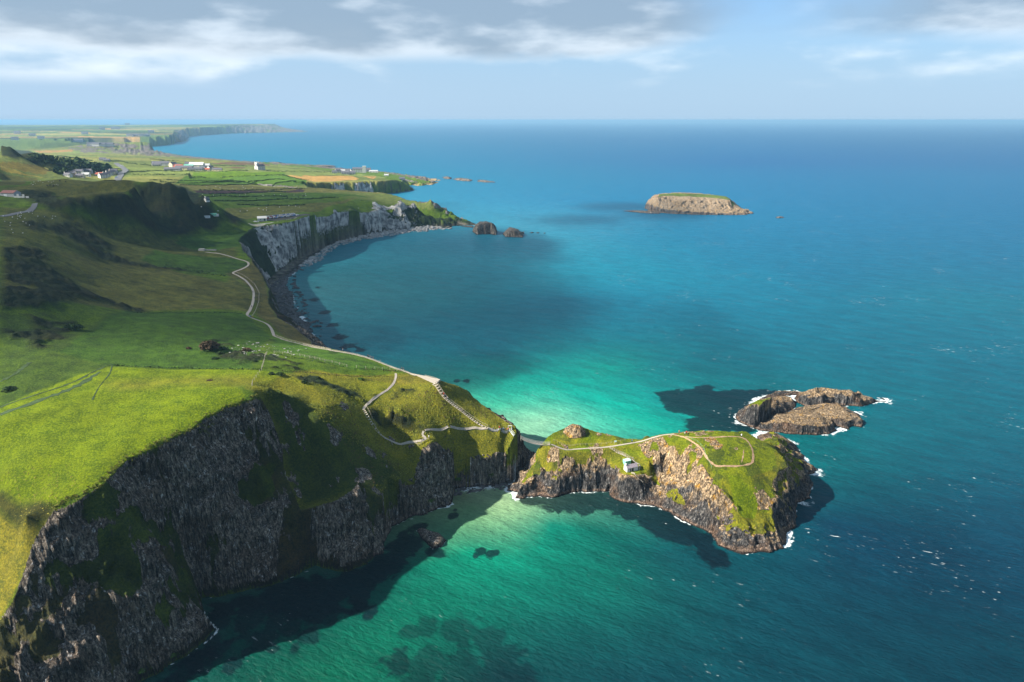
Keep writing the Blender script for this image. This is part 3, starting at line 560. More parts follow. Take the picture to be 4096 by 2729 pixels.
    shc = np.where(redb, np.array([0.16, 0.085, 0.07]), shc)
    C = np.where(shore[..., None], shc * (1 - 0.75 * wet), C)
    # rock on the steep ground between edge and sea
    gy, gx = np.gradient(HH); dxs = GX[:, 1:] - GX[:, :-1]
    slope = np.hypot(np.gradient(HH, axis=1) / np.maximum(np.gradient(GX, axis=1), 1e-3), np.gradient(HH, axis=0) / np.gradient(GY, axis=0))
    steep = sstep(slope, 0.75, 1.6)
    cl = INS & ~ITOP & (HH > 3)
    cn = fbm(X, Y, 26, 5, 501, .62) * 0.9 + fbm(X, Y, 60, 2, 503) * 0.7
    R = np.where(cl, sstep(cn + 0.55 * (0.80 - TT) + 0.10, -0.12, 0.16), 0)
    R = np.where(ITOP & (slope > 1.5) & (Y < 345), sstep(cn, 0.15, 0.3) * 0.6, R)
    # all rock along the white cliffs
    wh = sstep(Y, 740, 800) * (1 - sstep(Y, 1235, 1300)) * (X > -380) * (DC < 110) * (HH < 57.5)
    wh2 = sstep(Y, 1500, 1560) * (1 - sstep(Y, 2000, 2100)) * (X > -700)
    veg = sstep(fbm(X, Y * 0.6, 24, 3, 511), 0.20, 0.28)
    Rw = np.where((cl | (slope > 1.0)) & (HH > 4), (1 - veg) * sstep(slope, 0.8, 1.3), 0)
    tip = (X > -175) & (Y < 1300)
    Rw = np.where(tip, Rw * 0.45, Rw)
    Rw = np.where((Y > 1130) & (Y < 1300) & (HH > 33) & (slope > 0.5) & (X < -150), 1.0, Rw)
    R = R * (1 - wh) + Rw * wh; R = R * (1 - wh2) + np.where(cl, sstep(fbm(X, Y, 70, 3, 517), 0.05, .15), 0) * wh2
    chalk = np.clip(wh + wh2 * 0.8, 0, 1)
    # plants on the faces are darker and duller than the pastures
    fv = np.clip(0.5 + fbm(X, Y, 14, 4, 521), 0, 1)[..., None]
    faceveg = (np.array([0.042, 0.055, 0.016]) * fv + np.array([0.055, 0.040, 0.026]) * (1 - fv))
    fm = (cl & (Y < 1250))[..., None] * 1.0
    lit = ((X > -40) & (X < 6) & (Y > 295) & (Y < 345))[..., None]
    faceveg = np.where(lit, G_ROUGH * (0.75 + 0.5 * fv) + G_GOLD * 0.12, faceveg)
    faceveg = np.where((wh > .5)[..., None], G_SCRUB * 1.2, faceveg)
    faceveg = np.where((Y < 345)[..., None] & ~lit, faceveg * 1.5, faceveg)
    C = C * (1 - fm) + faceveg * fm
    Rb = R.copy()
    R = np.where(cl & (Y < 345), sstep(fbm(X, Y, 16, 5, 541, .65) + 0.25 + 0.6 * ((X > -55) & (Y > 262)), -0.10, 0.25), R)
    for pl in ([(567, 2015), (658, 2007), (649, 2163), (723, 2180), (700, 2230), (526, 2393), (395, 2360), (330, 2300), (131, 2295), (140, 2196), (329, 2229), (460, 2098)],
               [(789, 2328), (813, 2410), (699, 2500), (625, 2460), (658, 2394)], [(912, 1950), (1085, 1851), (1093, 2015), (986, 2048)], [(330, 2010), (480, 1960), (470, 2080), (360, 2110)]):
        W = gpoly(pl); sel = (X > W[:, 0].min() - 8) & (X < W[:, 0].max() + 8) & (Y > W[:, 1].min() - 8) & (Y < W[:, 1].max() + 8)
        m = inside(X[sel] + n2[sel] * 5, Y[sel] + nf[sel] * 5, W)
        R[sel] = np.where(m, 0.08 + 0.6 * sstep(fbm(X[sel], Y[sel], 6, 4, 571), .2, .4), R[sel]); C[sel] = np.where(m[:, None], (G_DEEP * 0.45 + G_OLIVE * 0.42) * (1 + .5 * n2[sel])[:, None], C[sel])
    # golden slope at the lower left
    fill([(-300, 2030), (0, 2060), (150, 2110), (190, 2060), (217, 2040), (175, 2105), (130, 2185), (95, 2292), (50, 2395), (0, 2475), (-300, 2700)], G_ROUGH * 0.8 + G_GOLD * 0.45, 2)
    fill([(-100, 2000), (90, 2015), (217, 2030), (200, 2090), (100, 2080), (-100, 2060)], G_OLIVE * .7, 3)
    tu = (tus * (1 - SCR) * np.where(Y < 345, 0.25, 0.4) * ITOP * ((C[..., 1] < 0.19)))[..., None]
    C = C * (1 - tu) + G_SCRUB * tu
    n3_ = fbm(X, Y, 16, 4, 105)
    C = C * (1 + 0.22 * n1[..., None] + (0.24 * n2 + 0.34 * n3_ * sstep(Y, 380, 500) * (1 - sstep(Y, 1150, 1250)))[..., None])
    st = (Y < 345) & (slope > 1.7) & (HH < 17) & (X > -60); R = np.where(st, np.maximum(R, 0.9), R)
    outc = sstep(fbm(X, Y, 7, 4, 551, .65) + 0.25 * fbm(X, Y, 40, 2, 553), 0.26, 0.36) * (slope > 0.55) * (Y < 300) * (X < -35) * ITOP * (HH < 62) * (X > -108)
    R = np.maximum(R, outc * 0.8)
    pn = np.array(unp(1439, 1898, 31)); R = np.maximum(R, sstep(np.hypot(X - pn[0] + n2 * 4, Y - pn[1] + n3_ * 4), 4.2, 2.6) * (Y < 345))
    return np.clip(C, 0.004, 1), np.clip(R, 0, 1), chalk, SCR
MC, MR, MCH, MSC = paint_mainland()
HH = HH + MSC * np.abs(fbm(GX, GY, 9, 3, 601)) * 3.5 * (GY < 1200)
# rock faces jut and recess sideways too
def jut(X, Y, Z, R, ins, amp=1.0):
    a = amp * R * ins
    n = ridged(X * 0.9 + Z * 0.25, Y * 0.9 + Z * 0.1, 6.0, 4, 701, .6); m = fbm(X + Z * 0.5, Z * 1.1 - Y * 0.3, 4.0, 3, 703)
    return X + a * (n * 1.1 + m * 0.9), Y - a * (n * 0.8 + m * 0.7)
jx, jy = jut(GX, GY, HH, 0.45 + 0.55 * MR, INS & (TT < 0.97), 1.9)

def earth_material(name, lichen=False, rockmul=1.0):
    m = bpy.data.materials.new(name); m.use_nodes = True; k = NT(m.node_tree)
    pos = k.n('ShaderNodeNewGeometry').outputs['Position']
    nz = k.n('ShaderNodeSeparateXYZ', i0=k.n('ShaderNodeNewGeometry').outputs['Normal']).outputs[2]
    col = k.n('ShaderNodeAttribute', _attribute_name='Col').outputs['Color']
    rk = k.n('ShaderNodeAttribute', _attribute_name='rock').outputs['Fac']
    ch = k.n('ShaderNodeAttribute', _attribute_name='chalk').outputs['Fac']
    z = k.n('ShaderNodeSeparateXYZ', i0=pos).outputs[2]
    # ---- grass and herbs: tussocks at 0.3 - 4 m, their shading put into colour and relief
    g1 = k.noise(pos, 1.3, 6, 0.75); g2 = k.noise(k.vec(pos, (1, 1, 1), (40, 3, 9)), 0.16, 5, 0.6); g3 = k.noise(k.vec(pos, (1, 1.6, 1)), 3.0, 3, 0.7)
    gv = k.math('ADD', k.math('MULTIPLY', k.ramp(g1, 0.35, 0.68, 0.0, 1.0), 0.62), k.math('ADD', k.math('MULTIPLY', k.ramp(g2, 0.3, 0.7), 0.32), k.math('MULTIPLY', g3, 0.36)))
    grass = k.mix(1.0, col, k.mix(k.ramp(gv, 0.15, 1.05), (0.38, 0.48, 0.62, 1), (1.50, 1.34, 0.95, 1)), 'MULTIPLY')
    # ---- rock: steep joints, pale weathered faces, shade of recesses put into the colour
    v1 = k.vec(pos, (1, 1, 0.22)); v2 = k.vec(pos, (1, 1, 0.5))
    r1 = k.noise(v1, 0.55, 8, 0.68, 0.6); r2 = k.noise(v2, 0.12, 5, 0.6); r3 = k.noise(pos, 1.5, 6, 0.7, 0.4)
    vor = k.n('ShaderNodeTexVoronoi', _feature='DISTANCE_TO_EDGE', Scale=0.30, Vector=k.n('ShaderNodeVectorMath', _operation='ADD', i0=k.vec(pos, (1, 1, 0.3)), i1=k.n('ShaderNodeVectorMath', _operation='SCALE', i0=k.noise(pos, 0.35, 4, .7, col=True), Scale=9.0).outputs[0]).outputs[0]).outputs['Distance']
    crack = k.ramp(vor, 0.0, 0.07, 0.55, 1.0)
    tone = k.math('ADD', k.math('MULTIPLY', r1, 0.55), k.math('MULTIPLY', r3, 0.45))
    basalt = k.mix(k.ramp(tone, 0.36, 0.66), (0.020, 0.023, 0.028, 1) if lichen else (0.062, 0.052, 0.042, 1), (0.21, 0.20, 0.19, 1) if lichen else (0.40, 0.345, 0.285, 1))
    basalt = k.mix(k.ramp(k.noise(pos, 0.07, 4, .6), 0.46, 0.64, 0, .75), basalt, (0.17, 0.105, 0.065, 1) if lichen else (0.15, 0.112, 0.084, 1))
    spk = k.ramp(k.noise(k.vec(pos, (1, 1, .6), (7, 7, 7)), 0.7, 7, 0.78, .8), 0.555 if not lichen else 0.58, 0.62 if not lichen else 0.66)
    basalt = k.mix(k.math('MULTIPLY', spk, 0.8), basalt, (0.62, 0.63, 0.64, 1))
    if lichen:
        tan = k.mix(k.ramp(r3, 0.35, 0.65), (0.25, 0.17, 0.095, 1), (0.60, 0.46, 0.30, 1))
        tan = k.mix(k.ramp(k.noise(k.vec(pos, (1, 1, .7), (9, 1, 1)), 0.35, 6, .65), 0.54, 0.66, 0, .85), tan, (0.50, 0.27, 0.04, 1))
        hgt = k.math('ADD', k.math('MULTIPLY', k.math('SUBTRACT', z, 5.2), 0.085), k.math('ADD', k.math('MULTIPLY', k.math('SUBTRACT', r2, 0.5), 1.5), k.math('MULTIPLY', k.math('SUBTRACT', nz, 0.50), 1.5)))
        basalt = k.mix(k.ramp(hgt, 0.16, 0.60), basalt, tan)
        basalt = k.mix(k.math('MULTIPLY', k.ramp(z, 1.9, 0.9), 0.75), basalt, k.mix(r3, (0.10, 0.06, 0.045, 1), (0.42, 0.30, 0.22, 1)))
    else:
        basalt = k.mix(k.math('MULTIPLY', k.ramp(z, 1.6, 0.6), 0.7), basalt, (0.14, 0.085, 0.085, 1))
    basalt = k.mix(k.math('MULTIPLY', k.ramp(z, 0.75, 0.25), 0.85), basalt, (0.012, 0.012, 0.014, 1))
    basalt = k.mix(k.math('SUBTRACT', 1.0, crack), basalt, (0.012, 0.014, 0.018, 1))
    colm = k.noise(k.vec(pos, (1, 1, 0.07)), 1.5, 3, .6)
    basalt = k.mix(1.0, basalt, k.mix(k.ramp(colm, 0.38, 0.60), (0.42, 0.42, 0.45, 1), (1.30, 1.28, 1.25, 1)), 'MULTIPLY')
    basalt = k.mix(1.0, basalt, k.mix(k.ramp(k.noise(v1, 1.4, 6, .72, .5), 0.36, 0.60), (0.30, 0.32, 0.36, 1), (1.25, 1.22, 1.2, 1)), 'MULTIPLY')
    c1 = k.noise(k.vec(pos, (1, 1, 0.38)), 0.13, 8, 0.68, .8); c2 = k.noise(k.vec(pos, (.5, .5, 1.4)), 0.14, 5, .6)
    white = k.mix(k.ramp(k.math('ADD', k.math('MULTIPLY', c1, .65), k.math('MULTIPLY', c2, .35)), 0.40, 0.60), (0.15, 0.15, 0.155, 1), (0.72, 0.69, 0.65, 1))
    white = k.mix(k.ramp(k.noise(k.vec(pos, (1, 1, .12), (3, 0, 0)), 0.35, 5, .6), 0.40, 0.30, 0, .7), white, (0.10, 0.07, 0.055, 1))
    rockc = k.mix(ch, basalt, white)
    edge = k.ramp(k.math('ADD', rk, k.math('MULTIPLY', k.math('SUBTRACT', k.noise(v2, 0.45, 5, .7), 0.5), 1.1)), 0.42, 0.58)
    c = k.mix(edge, grass, rockc)
    b = k.n('ShaderNodeBsdfPrincipled', Base__Color=c, Roughness=0.95); b.inputs['Specular IOR Level'].default_value = 0.12
    # relief
    hgr = k.math('MULTIPLY', gv, 1.15)
    hrk = k.math('ADD', k.math('MULTIPLY', r1, 2.6), k.math('ADD', k.math('MULTIPLY', r3, 1.0), k.math('MULTIPLY', crack, 0.8)))
    hh = k.n('ShaderNodeMix', i0=edge, i2=hgr, i3=hrk).outputs[0]
    bp = k.n('ShaderNodeBump', Strength=1.0, Distance=1.3, Height=hh)
    k.put(b.inputs['Normal'], bp.outputs[0])
    k.put(k.n('ShaderNodeOutputMaterial').inputs[0], b.outputs[0])
    return m
M_EARTH = earth_material('earth'); M_ISLE = earth_material('island_earth', True)

def kind(o, k_='structure'): o['kind'] = k_; return o
def tag(o, label, cat, group=None):
    o['label'] = label; o['category'] = cat
    if group: o['group'] = group
    return o
GROUND = kind(grid_mesh('ground', jx, jy, HH, keep=(HH > -2.5), attrs={'Col': MC, 'rock': MR, 'chalk': MCH}, mat=M_EARTH))

def isle_obj(name, L, topcol=G_PASTURE, rocky=0.0, gmask=None, jamp=0.7, extra=None, zg=6.0, slope_t=1.15, mat=None):
    X, Y, Z = L.X, L.Y, L.h
    gy, gx = np.gradient(Z, L.res); sl = np.hypot(gx, gy)
    n = fbm(X, Y, 12 * max(1, L.res), 4, 801); n2 = fbm(X, Y, 4 * max(1, L.res), 4, 805)
    grass = sstep(slope_t - sl + n * 0.9, -0.15, 0.25) * sstep(Z + n * 3, zg, zg + 2)
    if gmask is not None: grass = grass * gmask
    R = 1 - grass * (1 - rocky)
    C = np.zeros(X.shape + (3,)) + topcol
    yel = np.clip(0.5 + n * 1.3 + (sl - 0.4) * 0.6, 0, 1)[..., None]
    C = C * (1 - yel) + G_ROUGH * 1.15 * yel
    C = C * (1 + 0.25 * n2[..., None])
    ch = np.zeros(X.shape)
    if extra: C, R, ch = extra(L, C, R, ch)
    keep = Z > -1.5
    x2, y2 = jut(X, Y, Z, R, L.ins & (L.t < 0.98), jamp)
    return grid_mesh(name, x2, y2, Z, keep=keep, attrs={'Col': np.clip(C, .004, 1), 'rock': R, 'chalk': ch}, mat=mat or M_ISLE)
def isle_paint(L, C, R, ch):
    X, Y, Z = L.X, L.Y, L.h
    gi = L.it & (X < 75) | (L.it & (Z > 15) & (X < 110)); R = np.where(gi, 0.9 * sstep(fbm(X, Y, 7, 4, 821), 0.28, 0.42), R); R = np.where((X < 52) & (L.t > 0.80) & ~L.it & (Z > 8), 0.9 * sstep(fbm(X, Y, 5, 4, 823), 0.0, 0.25), R)
    R = np.maximum(R, L.mound); R = np.maximum(R, L.brow * L.it * sstep(fbm(X, Y, 10, 4, 811), -0.35, 0.0))
    plate = inside(X, Y, np.array([L.hit(*q) for q in [(2700, 1740), (2940, 1735), (3080, 1780), (3110, 1870), (2960, 1930), (2860, 1900), (2780, 1850), (2720, 1790)]]))[..., None]
    C = np.where(plate, G_PASTURE * 0.75 + G_ROUGH * 0.42, C)
    # green gully running down to the south-east corner
    g = inside(X + fbm(X, Y, 8, 3, 5) * 3, Y, np.array([L.hit(*q) for q in [(2900, 1900), (2960, 1910), (3010, 1960), (3040, 2020), (3010, 2075), (2960, 2070), (2920, 1990)]]))
    C = np.where(g[..., None], G_PASTURE * 1.05 + G_ROUGH * .15, C); R = np.where(g & (fbm(X, Y, 9, 3, 815) < 0.25), 0.1, R)
    tus = sstep(fbm(X, Y, 5, 3, 817) + 0.5 * fbm(X, Y, 40, 2, 819), 0.3, 0.42)[..., None] * 0.55
    C = C * (1 - tus) + G_SCRUB * 1.5 * tus
    return C, R, ch
ISLE_O = kind(isle_obj('island', ISLE, extra=isle_paint, slope_t=1.3, zg=5.5, jamp=1.1))
def skerry_paint(grassy):
    def f(L, C, R, ch):
        if grassy: C = np.where(L.it[..., None], G_PASTURE * 0.9 + G_ROUGH * 0.2, C); R = np.where(L.it & (L.h > 12.5) & (np.hypot(*np.gradient(L.h, L.res)) < 1.7), 0.0, R)
        if not grassy: R = np.maximum(R, 0.95 - 0.55 * sstep(fbm(L.X, L.Y, 7, 3, 9), .25, .4) * (L.h > 10))
        return C, R, ch
    return f
for i, (nm, lab, L) in enumerate(SKER):
    tag(isle_obj(nm, L, extra=skerry_paint(i == 0), zg=11, slope_t=0.9 if i == 0 else 0.6), lab, 'rocky islet')
def sheep_paint(L, C, R, ch):
    C = C * 0 + np.array([0.11, 0.16, 0.035]) * (1 + 0.3 * fbm(L.X, L.Y, 40, 4, 3)[..., None])
    R = np.where(L.it, 0.0, 1.0); R = np.where(L.h < 12, 1, R); ch = np.where(L.h > 8, 0.12, 0.03) * np.clip(0.6 + fbm(L.X, L.Y, 30, 3, 4), 0, 1)
    return C, R, ch
M_SHEEP = M_ISLE
tag(isle_obj('flat_topped_island', SHEEP, extra=sheep_paint, jamp=2.0, mat=M_SHEEP), 'flat-topped island with sheer ochre cliffs and a green top, alone in the open sea', 'island')
for nm, lab, cat, L in ROCKS:
    tag(isle_obj(nm, L, extra=lambda L, C, R, ch: (C, np.ones_like(R), ch), jamp=0.5, mat=M_EARTH), lab, cat)

# ------------------------------------------------------------------ the sea
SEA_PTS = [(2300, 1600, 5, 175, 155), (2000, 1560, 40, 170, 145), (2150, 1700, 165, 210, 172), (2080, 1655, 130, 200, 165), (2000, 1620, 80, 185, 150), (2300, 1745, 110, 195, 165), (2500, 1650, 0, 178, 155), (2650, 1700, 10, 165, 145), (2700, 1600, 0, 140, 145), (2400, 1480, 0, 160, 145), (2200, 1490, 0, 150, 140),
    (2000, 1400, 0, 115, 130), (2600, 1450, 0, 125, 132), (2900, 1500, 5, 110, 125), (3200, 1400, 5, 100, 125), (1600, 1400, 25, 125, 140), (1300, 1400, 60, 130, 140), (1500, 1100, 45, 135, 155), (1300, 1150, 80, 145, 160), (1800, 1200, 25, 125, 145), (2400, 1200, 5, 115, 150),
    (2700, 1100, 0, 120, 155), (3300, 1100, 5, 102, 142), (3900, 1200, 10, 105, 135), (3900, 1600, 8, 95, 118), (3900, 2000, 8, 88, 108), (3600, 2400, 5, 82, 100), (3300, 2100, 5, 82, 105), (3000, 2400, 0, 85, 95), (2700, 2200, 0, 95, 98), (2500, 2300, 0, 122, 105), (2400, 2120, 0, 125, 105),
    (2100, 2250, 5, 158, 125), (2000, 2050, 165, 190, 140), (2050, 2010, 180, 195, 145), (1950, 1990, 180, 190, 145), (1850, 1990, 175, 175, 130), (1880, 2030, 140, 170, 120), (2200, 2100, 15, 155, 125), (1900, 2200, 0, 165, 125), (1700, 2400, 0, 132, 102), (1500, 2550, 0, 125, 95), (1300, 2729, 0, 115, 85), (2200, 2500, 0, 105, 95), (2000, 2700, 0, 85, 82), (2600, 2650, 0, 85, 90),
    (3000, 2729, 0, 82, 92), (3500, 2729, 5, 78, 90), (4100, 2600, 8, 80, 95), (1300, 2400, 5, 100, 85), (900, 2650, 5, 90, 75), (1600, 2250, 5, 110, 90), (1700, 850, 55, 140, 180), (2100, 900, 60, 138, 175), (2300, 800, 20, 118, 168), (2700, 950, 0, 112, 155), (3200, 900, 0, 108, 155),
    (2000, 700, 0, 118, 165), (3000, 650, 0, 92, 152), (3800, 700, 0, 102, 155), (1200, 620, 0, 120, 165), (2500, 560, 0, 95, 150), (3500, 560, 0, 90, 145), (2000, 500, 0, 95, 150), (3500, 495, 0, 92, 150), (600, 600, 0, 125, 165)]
def kelp_points():
    a = [(1000, 2430, 45), (900, 2440, 50), (1100, 2410, 45), (1200, 2390, 50), (1300, 2350, 45), (1400, 2330, 45), (1480, 2300, 45), (1540, 2250, 40), (1580, 2200, 35), (1620, 2150, 30), (1680, 2110, 25), (1330, 2420, 50), (1430, 2380, 50), (1230, 2450, 55), (1120, 2470, 50), (1000, 2480, 60), (880, 2500, 40),
         (860, 2560, 35), (880, 2600, 30), (820, 2640, 40), (740, 2690, 45), (1050, 2560, 45), (1240, 2545, 38), (1090, 2600, 25), (1180, 2600, 16), (990, 2605, 20), (1320, 2480, 22), (1440, 2430, 42), (1480, 2450, 30), (1280, 2460, 30), (1170, 2500, 40), (920, 2660, 30), (1640, 2190, 30), (1740, 2210, 30),
         (1810, 2065, 16), (1820, 2040, 6), (1925, 2205, 22), (1960, 2215, 20), (1905, 2225, 12), (1980, 2212, 12), (1832, 1524, 14), (1862, 1526, 14), (1700, 2500, 45), (1650, 2520, 35), (1850, 2520, 70), (1950, 2560, 60), (1600, 2650, 60), (1700, 2660, 80), (1850, 2700, 100), (2000, 2640, 80), (2050, 2720, 90),
         (2300, 2010, 60), (2420, 2010, 60), (2540, 2050, 60), (2650, 2100, 70), (2750, 2150, 70), (2850, 2220, 60), (2700, 1590, 40), (2790, 1620, 55), (2850, 1680, 55), (2780, 1700, 40), (2900, 1600, 50), (2930, 1700, 40), (2700, 1640, 30), (2820, 1560, 40),
         (1330, 1300, 25), (1360, 1350, 30), (1400, 1385, 30), (1300, 1250, 22), (1250, 1200, 22), (1440, 1400, 20), (1270, 1150, 14)]
    return a
def sea():
    r = np.concatenate([np.linspace(15, 150, 10)[:-1], np.arange(150, 520, 1.7), np.geomspace(520, 2200, 130)[:-1], np.geomspace(2200, 62000, 70)])
    th = np.radians(np.concatenate([np.linspace(-180, -47, 24)[:-1], np.linspace(-47, 47, 520), np.linspace(47, 180, 24)[1:]]))
    Rr, Th = np.meshgrid(r, th, indexing='ij')
    X = Rr * np.sin(Th); Y = Rr * np.cos(Th)
    pts = np.array([unp(p[0], p[1], 0) for p in SEA_PTS])
    LR = np.log(np.hypot(pts[:, 0], pts[:, 1])); LT = np.arctan2(pts[:, 0], pts[:, 1])
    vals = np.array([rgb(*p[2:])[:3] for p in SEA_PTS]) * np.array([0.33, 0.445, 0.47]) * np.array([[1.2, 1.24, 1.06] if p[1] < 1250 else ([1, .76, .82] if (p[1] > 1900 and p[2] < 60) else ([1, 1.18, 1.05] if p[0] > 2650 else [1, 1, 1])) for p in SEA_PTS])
    wn = fbm(X, Y, 60, 3, 901) * 0.02
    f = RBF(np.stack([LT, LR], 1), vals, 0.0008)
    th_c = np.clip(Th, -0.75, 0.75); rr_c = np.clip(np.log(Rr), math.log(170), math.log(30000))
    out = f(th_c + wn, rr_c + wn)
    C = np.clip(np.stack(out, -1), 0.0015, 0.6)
    K = np.full(X.shape, -1.0); KS = np.full(X.shape, 0.5)
    for u, v, rad in kelp_points():
        p = unp(u, v); q = unp(u + rad, v); R_ = abs(q[0] - p[0]) + 0.5
        d = np.hypot(X - p[0], (Y - p[1]) / 1.15); q_ = 1 - d / (R_ * 1.15); st = 0.58 if (v > 2480 and u > 1600) else (0.75 if (v > 2460) else 0.95)
        KS = np.where(q_ > K, st, KS); K = np.maximum(K, q_)
    for pl in ([(2615, 1570), (2660, 1625), (2700, 1655), (2775, 1668), (2745, 1700), (2735, 1730), (2990, 1730), (3050, 1700), (3200, 1600), (3100, 1560), (2900, 1560), (2750, 1555)],
               [(2060, 1990), (2120, 2025), (2230, 2042), (2350, 2060), (2390, 2042), (2500, 2065), (2545, 2110), (2620, 2150), (2700, 2170), (2800, 2210), (2860, 2240), (2900, 2190), (2700, 2050), (2500, 1960), (2300, 1950), (2100, 1970)],
               [(850, 2420), (1016, 2370), (1200, 2310), (1400, 2290), (1540, 2200), (1640, 2110), (1700, 2130), (1640, 2230), (1540, 2330), (1430, 2400), (1380, 2440), (1250, 2480), (1150, 2500), (1080, 2480), (1000, 2440), (900, 2440)],  # weed under the near cliff, with its shadowed water painted dark too
               [(870, 2540), (930, 2560), (900, 2640), (830, 2690), (760, 2740), (560, 2760), (720, 2650)]):
        W = np.array([unp(*q) for q in pl]); sel = (X > W[:, 0].min() - 20) & (X < W[:, 0].max() + 20) & (Y > W[:, 1].min() - 20) & (Y < W[:, 1].max() + 20)
        d = seg_dist(X[sel], Y[sel], W); d = np.where(inside(X[sel], Y[sel], W), d, -d) / 9.0 + 0.12
        d = np.clip(d, -1, 1.2); KS[sel] = np.where(d > K[sel], 0.96, KS[sel]); K[sel] = np.maximum(K[sel], d)
    # distance to the nearest shore for the surf
    near = (Y > 100) & (Y < 2000) & (np.abs(X) < 900)
    D = np.full(X.shape, 500.0); xs_, ys_ = X[near], Y[near]
    d = seg_dist(xs_, ys_, COAST)
    for L in [ISLE] + [s[2] for s in SKER] + [SHEEP] + [q[3] for q in ROCKS if q[3].res < 2]:
        # sample the shore of each islet from its own height grid
        m = L.ins; e = m & ~(np.roll(m, 1, 0) & np.roll(m, -1, 0) & np.roll(m, 1, 1) & np.roll(m, -1, 1))
        px, py = L.X[e][::3], L.Y[e][::3]; cx, cy = px.mean(), py.mean(); rad = np.hypot(px - cx, py - cy).max() + 30
        s_ = np.hypot(xs_ - cx, ys_ - cy) < rad; ii = np.where(s_)[0]
        if len(ii) == 0: continue
        dd = np.full(len(ii), 1e9)
        for a in range(0, len(px), 60):
            dd = np.minimum(dd, np.sqrt((xs_[ii][:, None] - px[None, a:a + 60]) ** 2 + (ys_[ii][:, None] - py[None, a:a + 60]) ** 2).min(1))
        d[ii] = np.minimum(d[ii], dd)
    D[near] = d
    # how exposed the water is: surf is strong on the right side of the island, weak in the lee
    ex = sstep(X + 0.15 * (Y - 300), 60, 140) * (Y < 700) + 0.35
    bay = ((X < -150) & (Y > 480) & (Y < 900)) * 0.9
    ex = np.maximum(ex, bay)
    lee = ((X < 30) & (Y < 300)) * 0.25
    ex = ex - lee; ex = np.where((X > -38) & (X < 4) & (Y > 292) & (Y < 322), 1.3, ex)
    o = grid_mesh('sea', X, Y, np.zeros(X.shape), attrs={'Col': C, 'kelp_shade': K, 'shore': D, 'surf': ex, 'weed_shade': KS})
    return o
SEA = kind(sea())
def sea_material():
    m = bpy.data.materials.new('sea_water'); m.use_nodes = True; k = NT(m.node_tree)
    pos = k.n('ShaderNodeNewGeometry').outputs['Position']
    at = lambda n, o='Fac': k.n('ShaderNodeAttribute', _attribute_name=n).outputs[o]
    col = at('Col', 'Color'); kelp_shade = at('kelp_shade'); shore = at('shore'); surf = at('surf')
    rv = k.vec(pos, (1, 1, 1), rot=(0, 0, math.radians(28)))
    # seabed weed seen through the water, and cliff shadow darkened into its colour
    kn = k.noise(pos, 0.11, 6, 0.62, 0.5)
    km = k.ramp(k.math('ADD', kelp_shade, k.math('MULTIPLY', k.math('SUBTRACT', kn, 0.5), 2.6)), -0.05, 0.30)
    deep = k.mix(0.90, col, (0.0015, 0.006, 0.012, 1))
    c = k.mix(k.math('MULTIPLY', km, at('weed_shade')), col, deep)
    sw = k.noise(k.vec(rv, (1, 3.2, 1)), 0.035, 5, 0.6, 0.4)
    c = k.mix(1.0, c, k.mix(k.ramp(sw, 0.3, 0.7), (0.84, 0.86, 0.88, 1), (1.16, 1.14, 1.12, 1)), 'MULTIPLY')
    rip = k.noise(k.vec(rv, (1, 2.6, 1)), 0.35, 5, 0.65, 0.5)
    c = k.mix(1.0, c, k.mix(k.ramp(rip, 0.3, 0.7), (0.80, 0.82, 0.84, 1), (1.22, 1.20, 1.18, 1)), 'MULTIPLY')
    # whitecaps: short streaks, more in the open water to the right
    wc = k.noise(k.vec(rv, (0.45, 1.6, 1)), 0.42, 5, 0.66, 0.4); wm = k.noise(pos, 0.018, 3, .5)
    caps = k.ramp(k.math('ADD', wc, k.math('MULTIPLY', k.math('SUBTRACT', wm, 0.5), 0.38)), 0.68, 0.76)
    sx = k.n('ShaderNodeSeparateXYZ', i0=pos)
    openw = k.ramp(k.math('ADD', sx.outputs[0], k.math('MULTIPLY', sx.outputs[1], 0.05)), 0, 170, 0.35, 1.0)
    caps = k.math('MULTIPLY', k.math('MULTIPLY', caps, openw), 0.9)
    # surf along the rocks
    fn = k.noise(pos, 0.35, 7, 0.72, 0.8); fz = k.noise(pos, 0.06, 3, .5)
    width = k.math('MULTIPLY', surf, k.ramp(fz, 0.42, 0.62, 0.1, 5.0))
    fo = k.math('SUBTRACT', 1.0, k.math('DIVIDE', shore, k.math('ADD', width, 0.3)))
    foam = k.ramp(k.math('ADD', k.math('MULTIPLY', fo, 0.38), fn), 0.64, 0.78)
    foam = k.math('MULTIPLY', foam, k.ramp(shore, 14, 6))
    wh = k.math('MAXIMUM', caps, foam)
    c = k.mix(wh, c, (0.62, 0.68, 0.70, 1))
    b = k.n('ShaderNodeBsdfPrincipled', Base__Color=c, IOR=1.33)
    b.inputs['Specular IOR Level'].default_value = 0.07
    k.put(b.inputs['Roughness'], k.mix(wh, (0.38, 0.38, 0.38, 1), (0.8, 0.8, 0.8, 1)))
    w1 = k.noise(k.vec(rv, (1, 2.4, 1)), 0.25, 6, 0.62, 0.4); w2 = k.noise(k.vec(rv, (1, 2.0, 1), rot=(0, 0, .4)), 0.045, 3, 0.5)
    bp = k.n('ShaderNodeBump', Strength=1.0, Distance=1.0, Height=k.math('ADD', k.math('MULTIPLY', w1, 0.8), k.math('MULTIPLY', w2, 2.0)))
    k.put(b.inputs['Normal'], bp.outputs[0])
    k.put(k.n('ShaderNodeOutputMaterial').inputs[0], b.outputs[0])
    return m
SEA.data.materials.append(sea_material())

